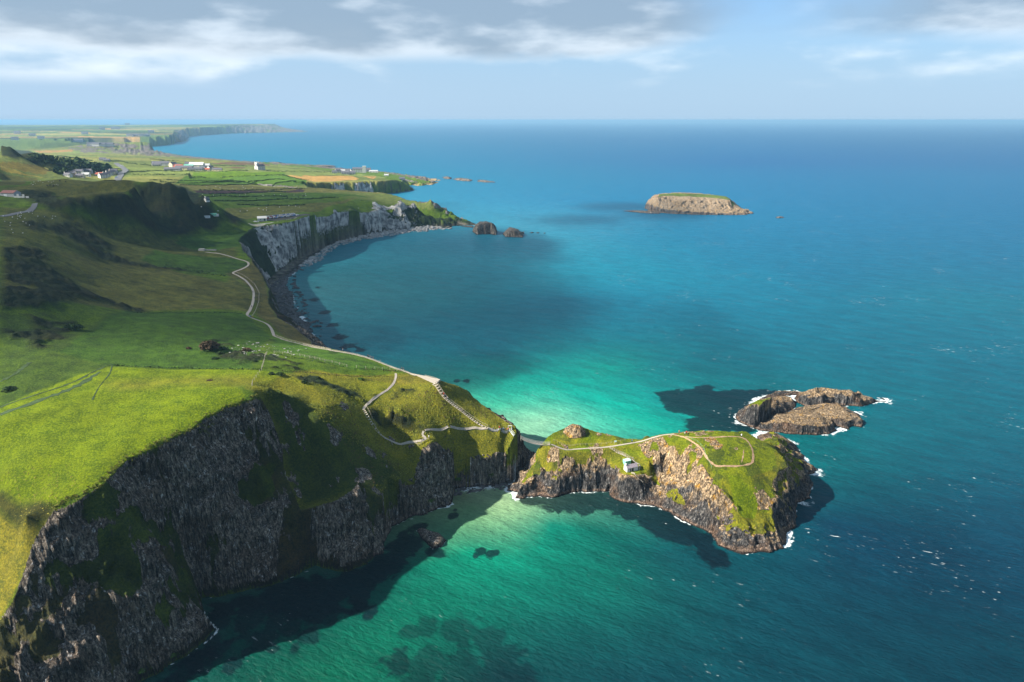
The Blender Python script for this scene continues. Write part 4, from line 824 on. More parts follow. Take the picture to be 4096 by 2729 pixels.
# ------------------------------------------------------------------ air: haze box, and the clouds whose shadows lie on land and bay
def closed_box(name, x0, x1, y0, y1, z0, z1):
    v = [(x, y, z) for z in (z0, z1) for y in (y0, y1) for x in (x0, x1)]
    f = [(0, 2, 3, 1), (4, 5, 7, 6), (0, 1, 5, 4), (2, 6, 7, 3), (0, 4, 6, 2), (1, 3, 7, 5)]
    me = bpy.data.meshes.new(name); me.from_pydata(v, [], f); me.update()
    o = bpy.data.objects.new(name, me); COL.objects.link(o); return o
def volume_mat(name, col, dens, aniso):
    m = bpy.data.materials.new(name); m.use_nodes = True; k = NT(m.node_tree)
    v = k.n('ShaderNodeVolumePrincipled'); v.inputs['Color'].default_value = col; v.inputs['Density'].default_value = dens; v.inputs['Anisotropy'].default_value = aniso
    out = k.n('ShaderNodeOutputMaterial'); k.put(out.inputs['Volume'], v.outputs[0]); return m
HAZE = closed_box('haze', -63000, 63000, -63000, 63000, -16, 186)
HAZE.data.materials.append(volume_mat('haze_air', (0.25, 0.47, 0.70, 1), 6.5e-5, 0.1)); HAZE['kind'] = 'stuff'

def cloud(name, label, blobs, alt, thick, seed, dens=0.03):
    """a closed lens of mist over the given ground spots, moved up the sun's rays to the height alt"""
    L_ = alt / math.tan(math.radians(SUN_EL)); ox, oy = -SUN_D[0] * L_, -SUN_D[1] * L_
    b = np.array(blobs, float); x0, x1 = (b[:, 0] - b[:, 2] * 1.5).min(), (b[:, 0] + b[:, 2] * 1.5).max(); y0, y1 = (b[:, 1] - b[:, 2] * 1.5).min(), (b[:, 1] + b[:, 2] * 1.5).max()
    X, Y = np.meshgrid(np.arange(x0, x1, 22), np.arange(y0, y1, 22))
    t = np.zeros(X.shape)
    for x, y, r in b: t = np.maximum(t, 1.15 - np.hypot(X - x, Y - y) / r)
    t = t + fbm(X, Y, 300, 5, seed) * 0.42
    t = np.clip(t, 0, 1); th = thick * t ** 1.15
    r_, c_ = X.shape; top = np.stack([X + ox, Y + oy, alt + th * 0.6], -1).reshape(-1, 3); bot = np.stack([X + ox, Y + oy, alt - th * 0.4 - 0.01], -1).reshape(-1, 3)
    idx = np.arange(r_ * c_).reshape(r_, c_); q = np.stack([idx[:-1, :-1], idx[:-1, 1:], idx[1:, 1:], idx[1:, :-1]], -1).reshape(-1, 4)
    keep = (t.reshape(-1)[q] > 0).any(1); q = q[keep]
    e = np.concatenate([q[:, [0, 1]], q[:, [1, 2]], q[:, [2, 3]], q[:, [3, 0]]]); n = r_ * c_
    fwd = set(map(tuple, e.tolist())); rim = [(a, b_) for a, b_ in fwd if (b_, a) not in fwd]
    faces = [tuple(f) for f in q.tolist()] + [tuple(f[::-1]) for f in (q + n).tolist()] + [(b_, a, a + n, b_ + n) for a, b_ in rim]
    me = bpy.data.meshes.new(name); me.from_pydata(np.vstack([top, bot]).tolist(), [], faces); me.validate(); me.update()
    bm_ = __import__('bmesh').new(); bm_.from_mesh(me)
    __import__('bmesh').ops.delete(bm_, geom=[v for v in bm_.verts if not v.link_faces], context='VERTS'); bm_.to_mesh(me); bm_.free()
    me.materials.append(CLOUD_M); o = bpy.data.objects.new(name, me); COL.objects.link(o); o['kind'] = 'stuff'; o['label'] = label; return o
CLOUD_M = volume_mat('cloud_mist', (0.97, 0.98, 1.0, 1), 0.0085, 0.3)
cloud('cloud', 'broad grey cloud that shades the bay and the white cliffs', [(-380, 560, 230), (-170, 780, 250), (-560, 800, 330), (-110, 1000, 220), (-90, 660, 160), (-420, 1130, 330), (-840, 560, 300), (-900, 1000, 350), (-520, 420, 170), (-480, 300, 90), (-265, 372, 112), (-150, 435, 95), (-95, 475, 75), (-220, 540, 110)], 640, 130, 3)
cloud('cloud', 'small cloud that shades the left end of the flat-topped island', [(290, 1380, 100), (230, 1500, 110), (120, 1300, 90)], 640, 60, 8)
# ------------------------------------------------------------------ materials and mesh tools for the built things
_M = {}
def mat(name, col, rough=0.85, var=0.25, scale=2.0, bump=0.1, spec=0.2):
    if name in _M: return _M[name]
    m = bpy.data.materials.new(name); m.use_nodes = True; k = NT(m.node_tree)
    pos = k.n('ShaderNodeTexCoord').outputs['Object']
    n = k.noise(pos, scale, 5, 0.65)
    c = k.mix(1.0, (*col, 1), k.mix(k.ramp(n, 0.3, 0.7), (1 - var,) * 3 + (1,), (1 + var,) * 3 + (1,)), 'MULTIPLY')
    b = k.n('ShaderNodeBsdfPrincipled', Base__Color=c, Roughness=rough); b.inputs['Specular IOR Level'].default_value = spec
    bp = k.n('ShaderNodeBump', Strength=0.5, Distance=bump, Height=n); k.put(b.inputs['Normal'], bp.outputs[0])
    k.put(k.n('ShaderNodeOutputMaterial').inputs[0], b.outputs[0]); _M[name] = m; return m
def link(name, me, parent=None, m=None):
    o = bpy.data.objects.new(name, me); COL.objects.link(o)
    if parent: o.parent = parent
    if m and not me.materials: me.materials.append(m)
    return o
def empty(name, loc, rz=0.0):
    o = bpy.data.objects.new(name, None); COL.objects.link(o); o.location = tuple(loc); o.rotation_euler = (0, 0, rz); o.empty_display_size = 0.5; return o
class MB:
    def __init__(s): s.v = []; s.f = []; s.mi = []
    def add(s, vs, fs, mi=0):
        n = len(s.v); s.v += [tuple(map(float, p)) for p in vs]; s.f += [tuple(i + n for i in f) for f in fs]; s.mi += [mi] * len(fs); return s
    def box(s, c, d, rz=0.0, mi=0, taper=1.0):
        x, y, z = c; a, b, h = d[0] / 2, d[1] / 2, d[2] / 2; ca, sa = math.cos(rz), math.sin(rz); vs = []
        for k_, t in ((-h, 1), (h, taper)):
            for px, py in ((-a, -b), (a, -b), (a, b), (-a, b)):
                px, py = px * t, py * t; vs.append((x + px * ca - py * sa, y + px * sa + py * ca, z + k_))
        return s.add(vs, [(0, 3, 2, 1), (4, 5, 6, 7), (0, 1, 5, 4), (1, 2, 6, 5), (2, 3, 7, 6), (3, 0, 4, 7)], mi)
    def bar(s, a, b, r=0.03, n=5, mi=0, r2=None):
        a = Vector(a); b = Vector(b); d = (b - a);
        if d.length < 1e-6: return s
        d.normalize(); u = d.cross(Vector((0, 0, 1)) if abs(d.z) < .9 else Vector((1, 0, 0))).normalized(); w = d.cross(u); r2 = r if r2 is None else r2
        vs = [a + (u * math.cos(2 * math.pi * i / n) + w * math.sin(2 * math.pi * i / n)) * r for i in range(n)] + [b + (u * math.cos(2 * math.pi * i / n) + w * math.sin(2 * math.pi * i / n)) * r2 for i in range(n)]
        return s.add(vs, [(i, (i + 1) % n, n + (i + 1) % n, n + i) for i in range(n)] + [tuple(range(n))[::-1], tuple(range(n, 2 * n))], mi)
    def tube(s, pts, r=0.03, n=5):
        for a, b in zip(pts[:-1], pts[1:]): s.bar(a, b, r, n)
        return s
    def rock(s, c, r, rnd, flat=0.7, mi=0):
        """a small angular boulder of 12 corners"""
        vs = []; ph = rnd.random() * 6
        for j, (zz, rr) in enumerate(((-0.5, 0.85), (0.15, 1.0), (0.6, 0.55))):
            for i in range(5):
                a = ph + 2 * math.pi * i / 5 + j * 0.5; k_ = rr * (0.75 + 0.5 * rnd.random())
                vs.append((c[0] + r * k_ * math.cos(a), c[1] + r * k_ * math.sin(a) * 0.85, c[2] + r * flat * zz * (0.8 + .4 * rnd.random())))
        fs = [tuple(range(4, -1, -1)), (10, 11, 12, 13, 14)]
        for j in (0, 5):
            for i in range(5): fs.append((j + i, j + (i + 1) % 5, j + 5 + (i + 1) % 5, j + 5 + i))
        return s.add(vs, fs, mi)
    def mesh(s, name, mats=None, smooth=False):
        me = bpy.data.meshes.new(name); me.from_pydata(s.v, [], s.f)
        for m in (mats or []): me.materials.append(m)
        if any(s.mi): me.polygons.foreach_set('material_index', np.array(s.mi, np.int32))
        if smooth: me.polygons.foreach_set('use_smooth', np.ones(len(me.polygons), bool))
        me.update(); return me
    def build(s, name, m, parent=None, smooth=False):
        return link(name, s.mesh(name, m if isinstance(m, list) else [m], smooth), parent)
M_WHITE = mat('white_render', (0.58, 0.57, 0.55), var=0.08); M_CREAM = mat('cream_render', (0.62, 0.54, 0.40), var=0.1); M_GREYW = mat('grey_render', (0.36, 0.37, 0.38), var=0.12)
M_SLATE = mat('slate', (0.10, 0.10, 0.12), rough=0.6, var=0.2); M_REDROOF = mat('red_tile', (0.33, 0.10, 0.07), var=0.2); M_PURPLE = mat('weathered_slate', (0.22, 0.19, 0.22), var=0.3, scale=3)
M_GREEN = mat('green_paint', (0.16, 0.42, 0.33), var=0.1); M_DARK = mat('dark_opening', (0.02, 0.022, 0.025)); M_GLASS = mat('window_glass', (0.03, 0.05, 0.07), rough=0.15, spec=0.8, var=.05)
M_WOOD = mat('grey_timber', (0.30, 0.26, 0.22), var=0.25, scale=6); M_PALEWOOD = mat('pale_timber', (0.40, 0.35, 0.28), var=0.2, scale=6); M_ROPE = mat('rope', (0.40, 0.38, 0.35), var=0.15, scale=8)
M_GRAVEL = mat('path_gravel', (0.30, 0.265, 0.225), var=0.18, scale=1.5); M_TAR = mat('asphalt', (0.11, 0.115, 0.125), var=0.15); M_SOIL = mat('worn_earth', (0.30, 0.20, 0.12), var=0.25, scale=1.2)
M_STONE = mat('field_stone', (0.30, 0.29, 0.27), var=0.5, scale=2.5, bump=.2); M_BOULDER = mat('shore_boulder', (0.085, 0.083, 0.085), var=0.6, scale=0.5, bump=.3); M_PALEB = mat('chalk_boulder', (0.33, 0.32, 0.31), var=0.55, scale=0.4, bump=.3)
M_METAL = mat('painted_metal', (0.62, 0.66, 0.68), rough=.5)

def leaf_mat(name, col):
    m = bpy.data.materials.new(name); m.use_nodes = True; k = NT(m.node_tree)
    pos = k.n('ShaderNodeNewGeometry').outputs['Position']; n = k.noise(pos, 0.8, 5, .7)
    c = k.mix(k.ramp(n, 0.35, 0.65), (*[q * .55 for q in col], 1), (*[q * 1.5 for q in col], 1))
    b = k.n('ShaderNodeBsdfPrincipled', Base__Color=c, Roughness=0.9); b.inputs['Specular IOR Level'].default_value = 0.1
    k.put(k.n('ShaderNodeOutputMaterial').inputs[0], b.outputs[0]); return m
M_LEAF = leaf_mat('hedge_leaves', (0.030, 0.055, 0.018)); M_LEAFB = leaf_mat('brown_leaves', (0.075, 0.052, 0.030)); M_LEAFG = leaf_mat('bright_leaves', (0.060, 0.11, 0.018)); M_BARK = mat('bark', (0.10, 0.08, 0.06))
def clump(mb, c, r, h, n, rnd, leaf=0.35):
    """many small leaf faces through a dome"""
    for _ in range(n):
        a = rnd.random() * 6.283; q = rnd.random() ** 0.5; z = rnd.random() ** 0.8
        rr = r * q * math.sqrt(max(0.05, 1 - (z * 0.95) ** 2)); x, y = c[0] + rr * math.cos(a) * (1 + .25 * math.sin(3 * a + c[0])), c[1] + rr * math.sin(a); zz = c[2] + h * z
        u = Vector((rnd.gauss(0, 1), rnd.gauss(0, 1), rnd.gauss(0, .6))).normalized() * leaf * (0.6 + rnd.random()); w = Vector((rnd.gauss(0, 1), rnd.gauss(0, 1), rnd.gauss(0, .6))).normalized() * leaf * (0.5 + rnd.random())
        p = Vector((x, y, zz)); mb.add([p - u, p - w, p + u, p + w], [(0, 1, 2, 3)])
    return mb

def lerp_path(pts, step):
    """resample a 3-D polyline"""
    out = [np.array(pts[0], float)]
    for a, b in zip(pts[:-1], pts[1:]):
        a = np.array(a, float); b = np.array(b, float); L = np.linalg.norm((b - a)[:2]); n = max(1, int(L / step))
        for i in range(1, n + 1): out.append(a + (b - a) * i / n)
    return out
def smooth_path(P_, n=2):
    P_ = [np.array(p) for p in P_]
    for _ in range(n):
        q = [P_[0]]
        for a, b in zip(P_[:-1], P_[1:]): q += [a * .75 + b * .25, a * .25 + b * .75]
        P_ = q + [P_[-1]]
    return P_
def zof(land): return (lambda x, y: gz(x, y)) if land is None else (lambda x, y: land.z(x, y))
def ribbon(name, pts, width, m, land=None, lift=0.12, step=1.5, thick=0.25, jit=0.12, seed=1):
    """a path laid on the ground, following its height on both edges"""
    rnd = random.Random(seed); zf = zof(land); C = lerp_path(smooth_path(pts), step); mb = MB(); vs = []
    for i, c in enumerate(C):
        a = C[max(0, i - 1)]; b = C[min(len(C) - 1, i + 1)]; d = (b - a)[:2]; d = d / (np.linalg.norm(d) + 1e-9); n = np.array([-d[1], d[0]])
        w = width / 2 * (1 + jit * (rnd.random() - .5) * 2)
        for s_ in (-1, -.33, .33, 1):
            x, y = c[0] + n[0] * w * s_, c[1] + n[1] * w * s_
            vs.append((x, y, max(zf(x, y), zf(c[0], c[1]) - 0.25 * width) + lift))
    N = len(C); top = vs; bot = [(x, y, z - thick - lift) for x, y, z in vs]; fs = []
    for i in range(N - 1):
        for j in range(3): fs.append((i * 4 + j, i * 4 + j + 1, i * 4 + 5 + j, i * 4 + 4 + j))
        fs.append((i * 4 + 4, i * 4, 4 * N + i * 4, 4 * N + i * 4 + 4)); fs.append((i * 4 + 3, i * 4 + 7, 4 * N + i * 4 + 7, 4 * N + i * 4 + 3))
    mb.add(top + bot, fs); return mb.build(name, m)
G = lambda pts: [ground(*p) for p in pts]
I = lambda pts: [ISLE.hit(*p) for p in pts]

# ------------------------------------------------------------------ paths, steps, roads
PATH_A = G([(822, 1009), (870, 1013), (935, 1031), (1000, 1049), (985, 1071), (922, 1092), (953, 1102), (1000, 1136), (1016, 1170), (1014, 1204), (1002, 1235), (983, 1260), (1013, 1275), (1043, 1285), (1070, 1296), (1087, 1315), (1096, 1344)])
kind(ribbon('path', PATH_A, 1.9, M_GRAVEL, seed=3, lift=.12))
PATH_B = G([(1096, 1344), (1143, 1363), (1222, 1382), (1313, 1401), (1422, 1413), (1509, 1436), (1570, 1459), (1613, 1480), (1639, 1491), (1665, 1503)])
kind(ribbon('path', PATH_B, 1.6, M_GRAVEL, seed=4))
PATH_C = G([(1583, 1494), (1584, 1513), (1570, 1544), (1522, 1578), (1465, 1618), (1453, 1638)])
kind(ribbon('path', PATH_C, 1.1, M_GRAVEL, seed=5))
PATH_D = G([(1535, 1750), (1561, 1761), (1622, 1771), (1661, 1769), (1713, 1758), (1680, 1738), (1740, 1718), (1783, 1713), (1840, 1714), (1896, 1709), (1948, 1713), (1990, 1722), (2030, 1728)])
kind(ribbon('path', PATH_D, 0.85, M_GRAVEL, seed=6))
PATH_E = [np.array(unp(*q)) for q in ISLE_PATH[1:]]
kind(ribbon('path', PATH_E, 1.15, M_GRAVEL, ISLE, seed=7))
LOOP = I([(2690, 1738), (2725, 1746), (2760, 1762), (2795, 1785), (2818, 1815), (2835, 1845), (2868, 1870), (2900, 1866), (2960, 1866), (3008, 1858), (3014, 1830), (3008, 1795), (2992, 1764), (2960, 1748), (2920, 1747), (2850, 1752), (2780, 1752), (2740, 1748)])
kind(ribbon('path', LOOP, 0.9, M_SOIL, ISLE, lift=.06, seed=8, jit=.5))
kind(ribbon('path', I([(2975, 1800), (2972, 1830), (2966, 1850)]), 0.5, M_SOIL, ISLE, lift=.05, seed=9, jit=.6))
kind(ribbon('road', G([(465, 653), (491, 671), (508, 686), (470, 704), (439, 722)]), 12, M_TAR, lift=.8, step=15, thick=1.5))
kind(ribbon('road', G([(140, 815), (136, 828), (87, 851), (43, 861), (0, 867)]), 4.5, M_TAR, lift=.3, step=6, thick=1))
for i, q in enumerate(([(0, 1660), (110, 1622), (240, 1575), (330, 1535), (400, 1488)], [(0, 1630), (150, 1580), (300, 1530), (420, 1466)], [(0, 1527), (60, 1500), (120, 1450)], [(370, 1600), (400, 1540), (440, 1500), (448, 1462)])):
    kind(ribbon('ditch', G(q), (2.6, 1.0, 1.6, .5)[i], mat('ditch_soil', (0.030, 0.055, 0.016), var=.4, scale=.8), lift=.08, jit=.6, seed=20 + i))
# viewpoint platform
pf = G([(1655, 1498), (1700, 1506), (1761, 1527), (1742, 1538), (1700, 1519), (1672, 1506)])
zc = sorted(p[2] for p in pf)[len(pf) // 2] + 0.3
mb = MB(); n_ = len(pf); mb.add([(p[0], p[1], zc) for p in pf] + [(p[0], p[1], zc - 2.5) for p in pf], [tuple(range(n_)), tuple(range(2 * n_ - 1, n_ - 1, -1))] + [(i, i + n_, (i + 1) % n_ + n_, (i + 1) % n_) for i in range(n_)])
plat = tag(mb.build('viewing_platform', M_GRAVEL), 'paved viewpoint terrace at the top of the long staircase', 'terrace')

def fence(pts, label, land=None, h=1.15, gap=2.6, rails=2, m=M_PALEWOOD, r=0.06, off=0.0, group=None, name='fence', wire=0.02):
    zf = zof(land); C = lerp_path(pts, gap); t = empty(name, C[0]); b = np.array(C[0]); rnd = random.Random(len(C)); P3 = []
    me = None
    for i, c in enumerate(C):
        a = C[max(0, i - 1)]; e = C[min(len(C) - 1, i + 1)]; d = (e - a)[:2]; d = d / (np.linalg.norm(d) + 1e-9)
        x, y = c[0] - d[1] * off, c[1] + d[0] * off; z = zf(x, y); P3.append(Vector((x - b[0], y - b[1], z - b[2])))
        if me is None: me = MB().box((0, 0, h / 2 - 0.15), (r * 2, r * 2, h + .3)).mesh('post', [m])
        if i < 300:
            o = link('post', me, t); o.location = P3[-1]; o.rotation_euler = (rnd.gauss(0, .04), rnd.gauss(0, .04), 0)
    for k_ in range(rails):
        zz = h * (0.95 - 0.4 * k_); MB().tube([p + Vector((0, 0, zz)) for p in P3], wire, 4).build('rail', m, t)
    return tag(t, label, 'fence', group)
fence(PATH_B[2:], 'post fence along the seaward edge of the cliff-top path', off=-1.4, gap=3.0, r=.08, wire=.05)
fence(PATH_B[:4], 'fence on the inland side of the cliff-top path above the shore', off=1.4, gap=3.0, r=.07, wire=.04)
fence(PATH_A[5:12], 'fence between the tarred path and the pale meadow', off=4, gap=4, r=.08, wire=.04)
fence(G([(1097, 1413), (1200, 1425), (1300, 1447), (1388, 1468)]), 'row of pale posts across the shaded meadow above the ditch', gap=3.6, r=.10, h=1.4, m=M_PALEWOOD)
fence(G([(1426, 1471), (1500, 1476), (1560, 1481), (1615, 1484)]), 'short row of pale posts where the meadow meets the viewpoint', gap=3.6, r=.10, h=1.4, m=M_PALEWOOD)
fence(G([(1068, 1415), (1055, 1450), (1047, 1482), (1010, 1530), (1008, 1545)]), 'old fence running from the stony knoll down to the cliff edge', gap=3, r=.08, h=1.3)
fence([pf[1], pf[2], pf[3]], 'wooden railing round the outer edge of the viewpoint terrace', gap=2, r=.08, wire=.06)
fence(I([(2215, 1766), (2261, 1786), (2322, 1782), (2426, 1778), (2500, 1764)]), 'rope fence beside the island path near the rocky mound', ISLE, gap=2.4, h=1.0, r=.05)
fence(I([(2745, 1752), (2790, 1770), (2815, 1800), (2830, 1840), (2846, 1872)]), 'green mesh fence down the left of the island plateau', ISLE, gap=2.4, h=1.0, r=.04, m=mat('green_mesh', (0.20, 0.36, 0.26)))
fence(G([(1462, 1625), (1478, 1650), (1500, 1700), (1505, 1715)]), 'wire fence dropping beside the stepped path', gap=2.5, h=1.1)

def stairs(pts, label, width=1.3, land=None, gap=1.0, m=M_PALEWOOD, rails=True, name='staircase'):
    zf = zof(land); C = lerp_path(smooth_path(pts, 1), gap); t = empty(name, C[0]); b = np.array(C[0]); me = MB().box((0, 0, 0), (gap * 0.62, width, 0.16)).mesh('tread', [m]); L_ = []; R_ = []
    for i, c in enumerate(C):
        a = C[max(0, i - 1)]; e = C[min(len(C) - 1, i + 1)]; d = (e - a)[:2]; d = d / (np.linalg.norm(d) + 1e-9); z = zf(c[0], c[1]) + .22
        o = link('tread', me, t); o.location = (c[0] - b[0], c[1] - b[1], z - b[2]); o.rotation_euler = (0, 0, math.atan2(d[1], d[0]))
        n = np.array([-d[1], d[0]]) * width / 2
        L_.append(Vector((c[0] + n[0] - b[0], c[1] + n[1] - b[1], z - b[2]))); R_.append(Vector((c[0] - n[0] - b[0], c[1] - n[1] - b[1], z - b[2])))
    for S_ in (L_, R_):
        MB().tube(S_, 0.10, 4).build('side_beam', m, t)
        if rails:
            MB().tube([p + Vector((0, 0, 1.0)) for p in S_], 0.06, 4).build('handrail', m, t)
            pm = MB().box((0, 0, .5), (.10, .10, 1.1)).mesh('post', [m])
            for p in S_[::2]: o = link('post', pm, t); o.location = p
    return tag(t, label, 'stairs')
STAIR = G([(1737, 1538), (1774, 1587), (1804, 1613), (1870, 1663), (1922, 1700), (1950, 1714)])
stairs(STAIR, 'long wooden staircase with handrails down the grassy slope to the bridge', 1.9)
stairs(G([(1453, 1640), (1470, 1670), (1496, 1709), (1520, 1738), (1535, 1750)]), 'stepped path with timber treads curving down the shaded slope', 1.3, rails=False)
stairs(I([(2440, 1795), (2475, 1815), (2510, 1832), (2535, 1845)]), 'steep steps with rails from the island path down to the hut', .9, ISLE, gap=.8)
stairs(I([(2527, 1893), (2548, 1912), (2570, 1930)]), 'log steps leading from the hut door down the rocks', 1.0, ISLE, gap=.7, rails=False)
wd = G([(1655, 1772), (1674, 1784), (1700, 1766), (1716, 1756)])
fence(wd, 'small wooden railing at the lower lookout on the path bend', gap=1.6, h=1.0, r=.07, wire=.06)

# ------------------------------------------------------------------ rope bridge
def bridge():
    a = np.array(unp(2083, 1754, 25.6)); b = np.array(unp(2200, 1778, 22.8))
    t = empty('rope_bridge', a); d = b - a; L = np.linalg.norm(d[:2]); ux = d / np.linalg.norm(d); side = Vector((-ux[1], ux[0], 0)).normalized()
    N = 34; pt = lambda f, up=0.0, sd=0.0: Vector((d[0] * f, d[1] * f, d[2] * f - 4 * 1.3 * f * (1 - f) * (0.75 if up > .3 else 1) + up)) + side * sd
    pl = MB().box((0, 0, 0), (L / N * .8, 1.05, .06)).mesh('plank', [M_WOOD]); rz = math.atan2(d[1], d[0])
    for i in range(N):
        f = (i + .5) / N; o = link('plank', pl, t); o.location = pt(f); s_ = (pt(f + .01) - pt(f - .01)); o.rotation_euler = (0, -math.atan2(s_.z, math.hypot(s_.x, s_.y)), rz)
    ext = [i / 20 for i in range(21)]
    for sd in (-.55, .55):
        MB().tube([pt(f, 0.0, sd) for f in ext], .06, 5).build('deck_cable', M_ROPE, t)
        MB().tube([pt(f, 1.05, sd * 1.25) for f in ext], .06, 5).build('handrail', M_ROPE, t)
        MB().tube([pt(f, 0.55, sd * 1.15) for f in ext], .025, 4).build('middle_rope', M_ROPE, t)
        net = MB()
        for i in range(40): f = (i + .5) / 40; net.bar(pt(f, 0, sd), pt(f + .012, 1.05, sd * 1.25), .018, 3); net.bar(pt(f + .02, 0, sd), pt(f, 1.05, sd * 1.25), .018, 3)
        net.build('side_netting', M_ROPE, t)
    for f in (0, 1):
        for sd in (-.7, .7): MB().bar(pt(f, -1.0, sd), pt(f, 1.4, sd), .10, 6).build('anchor_post', M_WOOD, t)
    tag(t, 'rope bridge with plank deck spanning the gap to the island', 'bridge')
    # landing stair down from the bluff
    c = np.array(ground(2045, 1742)); return a, b, c
BR_A, BR_B, _ = bridge()
g0 = ground(2040, 1722); t = empty('gate_frame', g0)
for sx in (-.9, .9): MB().box((sx, 0, 1.3), (.3, .3, 2.9)).build('post', M_WHITE, t)
MB().box((0, 0, 2.65), (2.1, .3, .25)).build('crossbeam', M_WHITE, t); MB().box((.9, .9, 1.0), (.12, 1.6, 1.6)).build('side_panel', M_METAL, t)
tag(t, 'white gate frame standing at the mainland end of the rope bridge', 'gate')
stairs([g0, np.array([BR_A[0] * .5 + g0[0] * .5, BR_A[1] * .5 + g0[1] * .5, 26]), BR_A], 'short steep metal stair from the gate down to the bridge', .9, gap=.6, m=M_METAL)
fence(G([(1960, 1720), (1990, 1727), (2015, 1730), (2034, 1730)]), 'metal railing at the queue terrace before the bridge', gap=1.3, h=1.1, r=.05, m=M_METAL, wire=.04)

# ------------------------------------------------------------------ the fisherman's hut, the shed and what stands round them
def gable_house(name, loc, w, d, h, rh, rz, wallm, roofm, parent=None, over=0.25):
    """ridge along local x; wall mesh with gables, roof mesh of two thick slopes"""
    t = empty(name, loc, rz); a, b = w / 2, d / 2
    MB().add([(-a, -b, -1), (a, -b, -1), (a, b, -1), (-a, b, -1), (-a, -b, h), (a, -b, h), (a, b, h), (-a, b, h), (-a, 0, h + rh), (a, 0, h + rh)],
             [(0, 1, 5, 4), (2, 3, 7, 6), (1, 2, 6, 9, 5), (3, 0, 4, 8, 7), (4, 5, 9, 8), (6, 7, 8, 9), (0, 3, 2, 1)]).build('wall', wallm, t)
    r = MB(); th = .14 * max(1, w / 14)
    for s_ in (-1, 1):
        e = over; y0 = s_ * (b + e); z0 = h - rh * e / b
        v = [(-a - e * .4, y0, z0), (a + e * .4, y0, z0), (a + e * .4, 0, h + rh), (-a - e * .4, 0, h + rh)]
        v2 = [(x, y, z + th) for x, y, z in v]; r.add([(x, y, z + .02) for x, y, z in v] + v2, [(0, 1, 2, 3), (7, 6, 5, 4), (0, 4, 5, 1), (1, 5, 6, 2), (2, 6, 7, 3), (3, 7, 4, 0)])
    r.build('roof', roofm, t); return t
HUT_P = np.array([*unp(2523, 1880, 14.0)]); HUT_P[2] = 14.05
rz_h = math.atan2(67, 170)
hut = gable_house('cottage', HUT_P, 6.2, 3.2, 2.0, 1.2, rz_h, M_WHITE, M_PURPLE, over=.12)
MB().box((-2.9, 0, 3.4), (.6, .8, 1.1), taper=.9).build('chimney', M_WHITE, hut)
MB().box((-1.9, -1.62, 1.3), (.5, .08, .55)).build('window', M_GLASS, hut)
MB().box((-1.05, -1.62, .85), (.55, .08, 1.7)).build('door', M_DARK, hut); MB().box((0.15, -1.62, .85), (.85, .08, 1.75)).build('door', M_DARK, hut)
MB().box((-.45, -1.75, 1.1), (.12, .12, 2.5)).build('porch_post', M_PALEWOOD, hut)
tag(hut, 'small whitewashed fishing cottage with worn slate roof below the island path', 'cottage')
SH_P = np.array([*unp(2507, 1856, 14.6)]); SH_P[2] = min(ISLE.z(SH_P[0], SH_P[1]), 16.5)
sh = gable_house('shed', SH_P, 3.2, 2.6, 1.9, .3, rz_h, M_GREEN, mat('pale_green_roof', (0.36, 0.55, 0.47), var=.1), over=.1)
MB().box((.4, -1.33, 1.3), (.4, .06, .35)).build('window', M_DARK, sh)
tag(sh, 'turquoise green shed right behind the white cottage', 'shed')
rnd = random.Random(5)
wpts = lerp_path(I([(2535, 1848), (2556, 1860), (2561, 1870), (2556, 1880)]), .55); t = empty('stone_wall', wpts[0]); sm = [MB().rock((0, 0, 0), .35, rnd).mesh('stone', [M_STONE]) for _ in range(4)]
for i, c in enumerate(wpts):
    o = link('stone', sm[i % 4], t); o.location = (c[0] - wpts[0][0], c[1] - wpts[0][1], ISLE.z(c[0], c[1]) + .2 - wpts[0][2])
tag(t, 'curved low wall of pale stones beside the white cottage', 'wall')
fp = ISLE.hit(2555, 1882); t = empty('flagpole', fp); MB().bar((0, 0, -.3), (0, 0, 3.2), .06, 5).build('pole', M_PALEWOOD, t); tag(t, 'bare pale pole standing right of the white cottage', 'pole')
sg = ISLE.hit(2461, 1777); t = empty('sign', sg); MB().box((-.5, 0, .9), (.12, .12, 2.2)).build('post', M_WHITE, t); MB().box((.1, 0, 1.5), (1.0, .08, .8)).build('board', mat('sign_board', (.45, .62, .66)), t)
tag(t, 'pale information sign on the grass beside the island path', 'sign')
for i, (u, v) in enumerate(((2560, 1905), (2590, 1912))):
    p = ISLE.hit(u, v); t = empty('timber_rail', p); MB().bar((-2.2, -.3, .5), (2.4, .4, .4), .10, 5).build('beam', M_PALEWOOD, t)
    for s_ in (-1.6, 1.6): MB().bar((s_, 0, -.4), (s_, .05, .6), .08, 5).build('post', M_WOOD, t)
    tag(t, ('fallen timber rail on the grass below the white cottage', 'timber rail by the end of the log steps')[i], 'rail')

